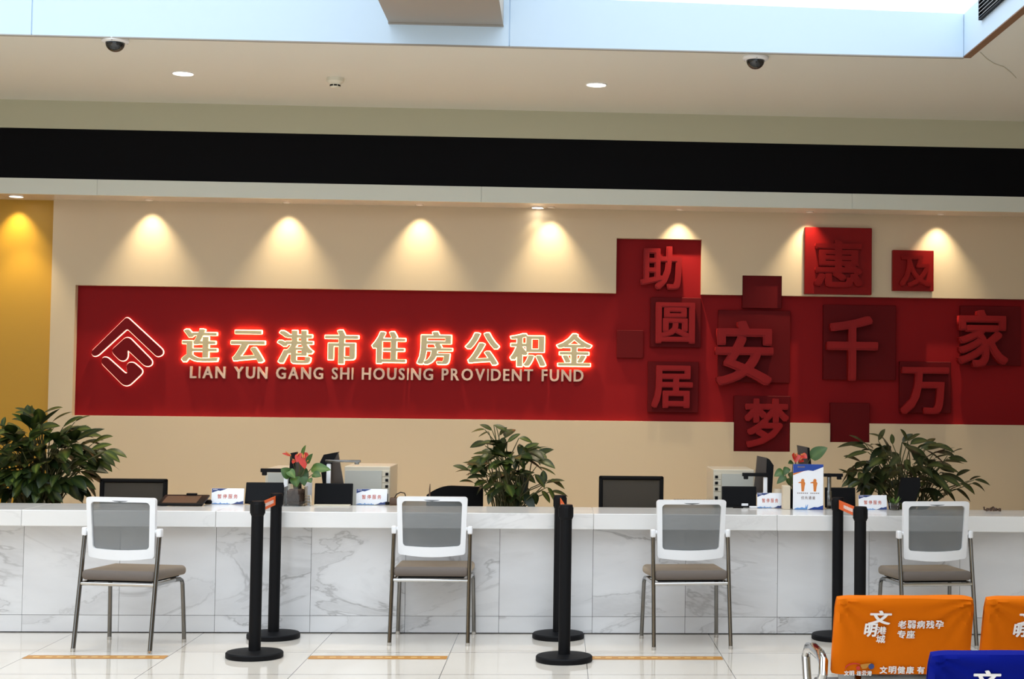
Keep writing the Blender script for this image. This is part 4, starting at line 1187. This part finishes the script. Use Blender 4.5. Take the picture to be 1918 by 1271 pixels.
MB().lathe([(0, .012), (.034, .012), (.038, .03), (0, .036)], 18).build('soil', 'soil', t)
lf = MB(); random.seed(2)
for k in range(12):
    a = random.uniform(0, 2 * PI); e = random.uniform(.3, 1)
    leaf(lf, (0, 0, .03), (.05 * math.cos(a) * e, .05 * math.sin(a) * e, random.uniform(.05, .11)), .011, (math.cos(a), math.sin(a), 1))
lf.build('leaves', 'leaf_bright', t, smooth=60)
# dark line of a keyboard tray behind the third chair
p = ctr(1305, 945)
t = thing('keyboard', 'flat dark keyboard on the worktop behind the third visitor chair', 'keyboard', (p.x, p.y + .2, ZT))
MB().box((0, 0, .01), (.30, .11, .016), .004, 2).build('body', 'black', t)
kb = MB()
for r_ in range(4):
    for k in range(14): kb.box((-.135 + .0205 * k, -.036 + .024 * r_, .0195), (.016, .018, .005))
kb.build('keys', 'black_matte', t, smooth=0)

# ------------------------------------------------------------------ waiting benches with cloth covers
def brush(mb, c, x0, z0, x1, z1, bx=.03, by=.02, shear=.15): text_mb(mb, c, x0, z0, x1, z1, -.0012, .0004, bx, by, shear)
def cover_mesh(w, h, d):
    b = bmesh.new(); bmesh.ops.create_cube(b, size=1); bmesh.ops.scale(b, vec=(w, d, h), verts=b.verts)
    bmesh.ops.subdivide_edges(b, edges=list(b.edges), cuts=34, use_grid_fill=True)
    for v in b.verts:
        x, y, z = v.co
        # rounded shoulders
        rx = max(0, abs(x) - (w / 2 - .055)) / .055; rz = max(0, z - (h / 2 - .045)) / .045
        q = math.hypot(rx, rz)
        if rx > 0 and rz > 0 and q > 1:
            v.co.x = math.copysign(w / 2 - .055 + .055 * rx / q, x) * .4 + x * .6
            v.co.z = (h / 2 - .045 + .045 * rz / q) * .4 + z * .6
        # puff edges: thinner at the rim
        ex = max(0, abs(x) - (w / 2 - .03)) / .03; ez = max(0, z - (h / 2 - .03)) / .03
        v.co.y = y * (1 - .45 * min(1, max(ex, ez)) ** 2)
        # wrinkles radiating from the top corners
        cxn = math.copysign(w / 2, x); r_ = math.hypot(x - cxn, z - h / 2); a = math.atan2(h / 2 - z, abs(cxn - x))
        k = max(0, 1 - r_ / .22) * min(1, r_ / .03)
        v.co.y += .0075 * k * math.sin(a * 15 + (1 if x > 0 else 0)) * math.copysign(1, y)
        v.co.y += .004 * noise.noise(Vector((x * 7, y * 3, z * 9))) * math.copysign(1, y)
    bmesh.ops.recalc_face_normals(b, faces=b.faces)
    return b
def covered_seat(parent, cx_, cloth, tilt, zc_, yc_, w=.50, h=.29, full=True):
    T = Matrix.Translation((cx_, yc_, zc_)) @ Matrix.Rotation(tilt, 4, 'X')
    mb = MB(); b = cover_mesh(w, h, .05); mb.merge(b)
    o = mb.build('seat_back_cover', cloth, parent, smooth=50)
    o.matrix_local = T
    d = -.0315
    tx = MB()
    def put(c, x0, z0, x1, z1, bx=.008, by=.008, sh=0):
        text_mb(tx, c, x0, z0, x1, z1, d - .0015, d + .003, bx, by, sh)
    X = lambda px: (px - 1690) / 265 * w
    Z = lambda py: h / 2 - (py - 1118) / 143 * h
    put('文', X(1619), Z(1164), X(1661), Z(1138), .034, .022, .1)
    put('明', X(1612), Z(1187), X(1636), Z(1162), .034, .022, .1)
    put('港', X(1637), Z(1182), X(1655), Z(1168), .012, .012)
    put('城', X(1637), Z(1199), X(1654), Z(1184), .012, .012)
    for k, c in enumerate('老弱病残孕'): put(c, X(1677 + 17.9 * k), Z(1171), X(1677 + 17.9 * k + 15.5), Z(1156.5), .010, .010)
    for k, c in enumerate('专座'): put(c, X(1677 + 17.5 * k), Z(1190), X(1677 + 17.5 * k + 15.5), Z(1175), .014, .014)
    for k, c in enumerate('文明健康'): put(c, X(1648 + 17 * k), Z(1258), X(1648 + 17 * k + 14.5), Z(1244.5), .014, .014)
    put('有', X(1720), Z(1258), X(1734), Z(1244.5), .014, .014)
    tx.build('lettering', 'white_print', o, smooth=0)
    # little rainbow-bird mark with its small brush line
    def arc(c, r0, r1, a0, a1, n=14):
        pts = []
        for i in range(n + 1):
            a = a0 + (a1 - a0) * i / n; th = math.sin(PI * i / n) * (r1 - r0) + .0006
            pts.append((c[0] + (r0 + th) * math.cos(a), c[1] + (r0 + th) * .62 * math.sin(a)))
        for i in range(n, -1, -1):
            a = a0 + (a1 - a0) * i / n
            pts.append((c[0] + r0 * math.cos(a), c[1] + r0 * .62 * math.sin(a)))
        return pts
    mk = MB(); mk.prism(arc((X(1600), Z(1250)), .034, .040, PI, .25 * PI), d - .001, d + .002); mk.build('red_arc', MT['flower'], o, smooth=0)
    mk = MB(); mk.lathe([(0, -.001), (.0105, -.001), (.0105, .002), (0, .002)], 18, T=Matrix.Translation((X(1631), d, Z(1244))) @ Matrix.Rotation(PI / 2, 4, 'X')); mk.build('blue_dot', 'navy', o)
    mk = MB(); mk.prism([(X(1609), Z(1241)), (X(1630), Z(1238)), (X(1622), Z(1248)), (X(1614), Z(1249))], d - .001, d + .002); mk.build('ochre_wing', 'floor_strip', o, smooth=0)
    mk = MB(); mk.lathe([(0, -.001), (.0075, -.001), (.0075, .002), (0, .002)], 14, T=Matrix.Translation((X(1606), d, Z(1247))) @ Matrix.Rotation(PI / 2, 4, 'X')); mk.build('red_dot', MT['flower'], o)
    mk = MB()
    for k, c in enumerate('文明'): text_mb(mk, c, X(1580 + 10 * k), Z(1262), X(1589 + 10 * k), Z(1253), d - .0015, d + .003, .014, .014)
    for k, c in enumerate('连云港'): text_mb(mk, c, X(1604 + 10 * k), Z(1262), X(1613 + 10 * k), Z(1253), d - .0015, d + .003, .014, .014)
    mk.build('small_lettering', 'white_print', o, smooth=0)
    return o
def bench(name, label, x_left, Y, cloths, tilt=R(17), ztop=.80, pitch=.535, arm=True):
    t = thing(name, label, 'waiting bench', (x_left, Y, 0), 0, 'waiting benches with cloth covers')
    n = len(cloths); w = .50; h = .29
    for i, cl in enumerate(cloths):
        cx_ = .25 + pitch * i
        covered_seat(t, cx_, cl, tilt, ztop - h / 2 * math.cos(tilt), 0, w, h)
        # seat shell below and in front of the back
        sh = MB(); sh.box((cx_, .30, .43), (.47, .44, .018), .008, 2)
        sh.tube([(cx_ - .15, .045, ztop - .30), (cx_ - .15, .09, .46), (cx_ - .15, .14, .43)], .012, 8); sh.tube([(cx_ + .15, .045, ztop - .30), (cx_ + .15, .09, .46), (cx_ + .15, .14, .43)], .012, 8)
        sh.build('seat_shell', 'steel', t)
        MB().box((cx_, .065, ztop - .31), (.44, .012, .16), .005, 2, T=None).build('back_shell', 'steel', t)
    W_ = pitch * (n - 1) + .5
    MB().bounds(-.04, W_ + .04, .25, .31, .36, .42, .008, 2).build('beam', 'chrome', t)
    xs_a = [-.045 + .012] + [.5 + .0175 + pitch * i for i in range(n - 1)] + [W_ + .03]
    for i, xa in enumerate(xs_a):
        am = MB()
        am.tube([(xa, .27, .40), (xa - .005, .16, .43), (xa - .008, .04, .49), (xa - .003, .00, .54), (xa + .004, .03, .577), (xa + .008, .12, .588), (xa + .01, .30, .584), (xa + .01, .42, .566), (xa + .006, .45, .53), (xa, .36, .42)], .017, 12, flat=1.35)
        am.build('armrest', 'chrome', t)
    for xa in (.1, W_ - .1):
        lg = MB(); lg.tube([(xa, .28, .37), (xa, .28, .06)], .022, 12); lg.tube([(xa, -.02, .02), (xa, .1, .045), (xa, .28, .06), (xa, .46, .045), (xa, .56, .02)], .02, 12)
        lg.build('leg', 'chrome', t)
    return t
pA = at_y(1562, 1128, 5.55); ztA = at_y(1690, 1117, 5.55).z
pB = at_y(1842, 1130, 5.55)
bench('waiting_bench', 'waiting bench with orange printed seat covers, farther row', pA.x + .005, 5.55 + .04, ['orange'] * 3, ztop=ztA, pitch=pB.x - pA.x)
pC = at_y(1740, 1232, 4.35); ztC = at_y(1850, 1221, 4.35).z
bench('waiting_bench', 'waiting bench with a blue printed seat cover, nearest row at the bottom edge', pC.x, 4.35 + .04, ['blue_cloth'] * 3, ztop=ztC, pitch=pB.x - pA.x)

print('OBJ', len(bpy.data.objects))
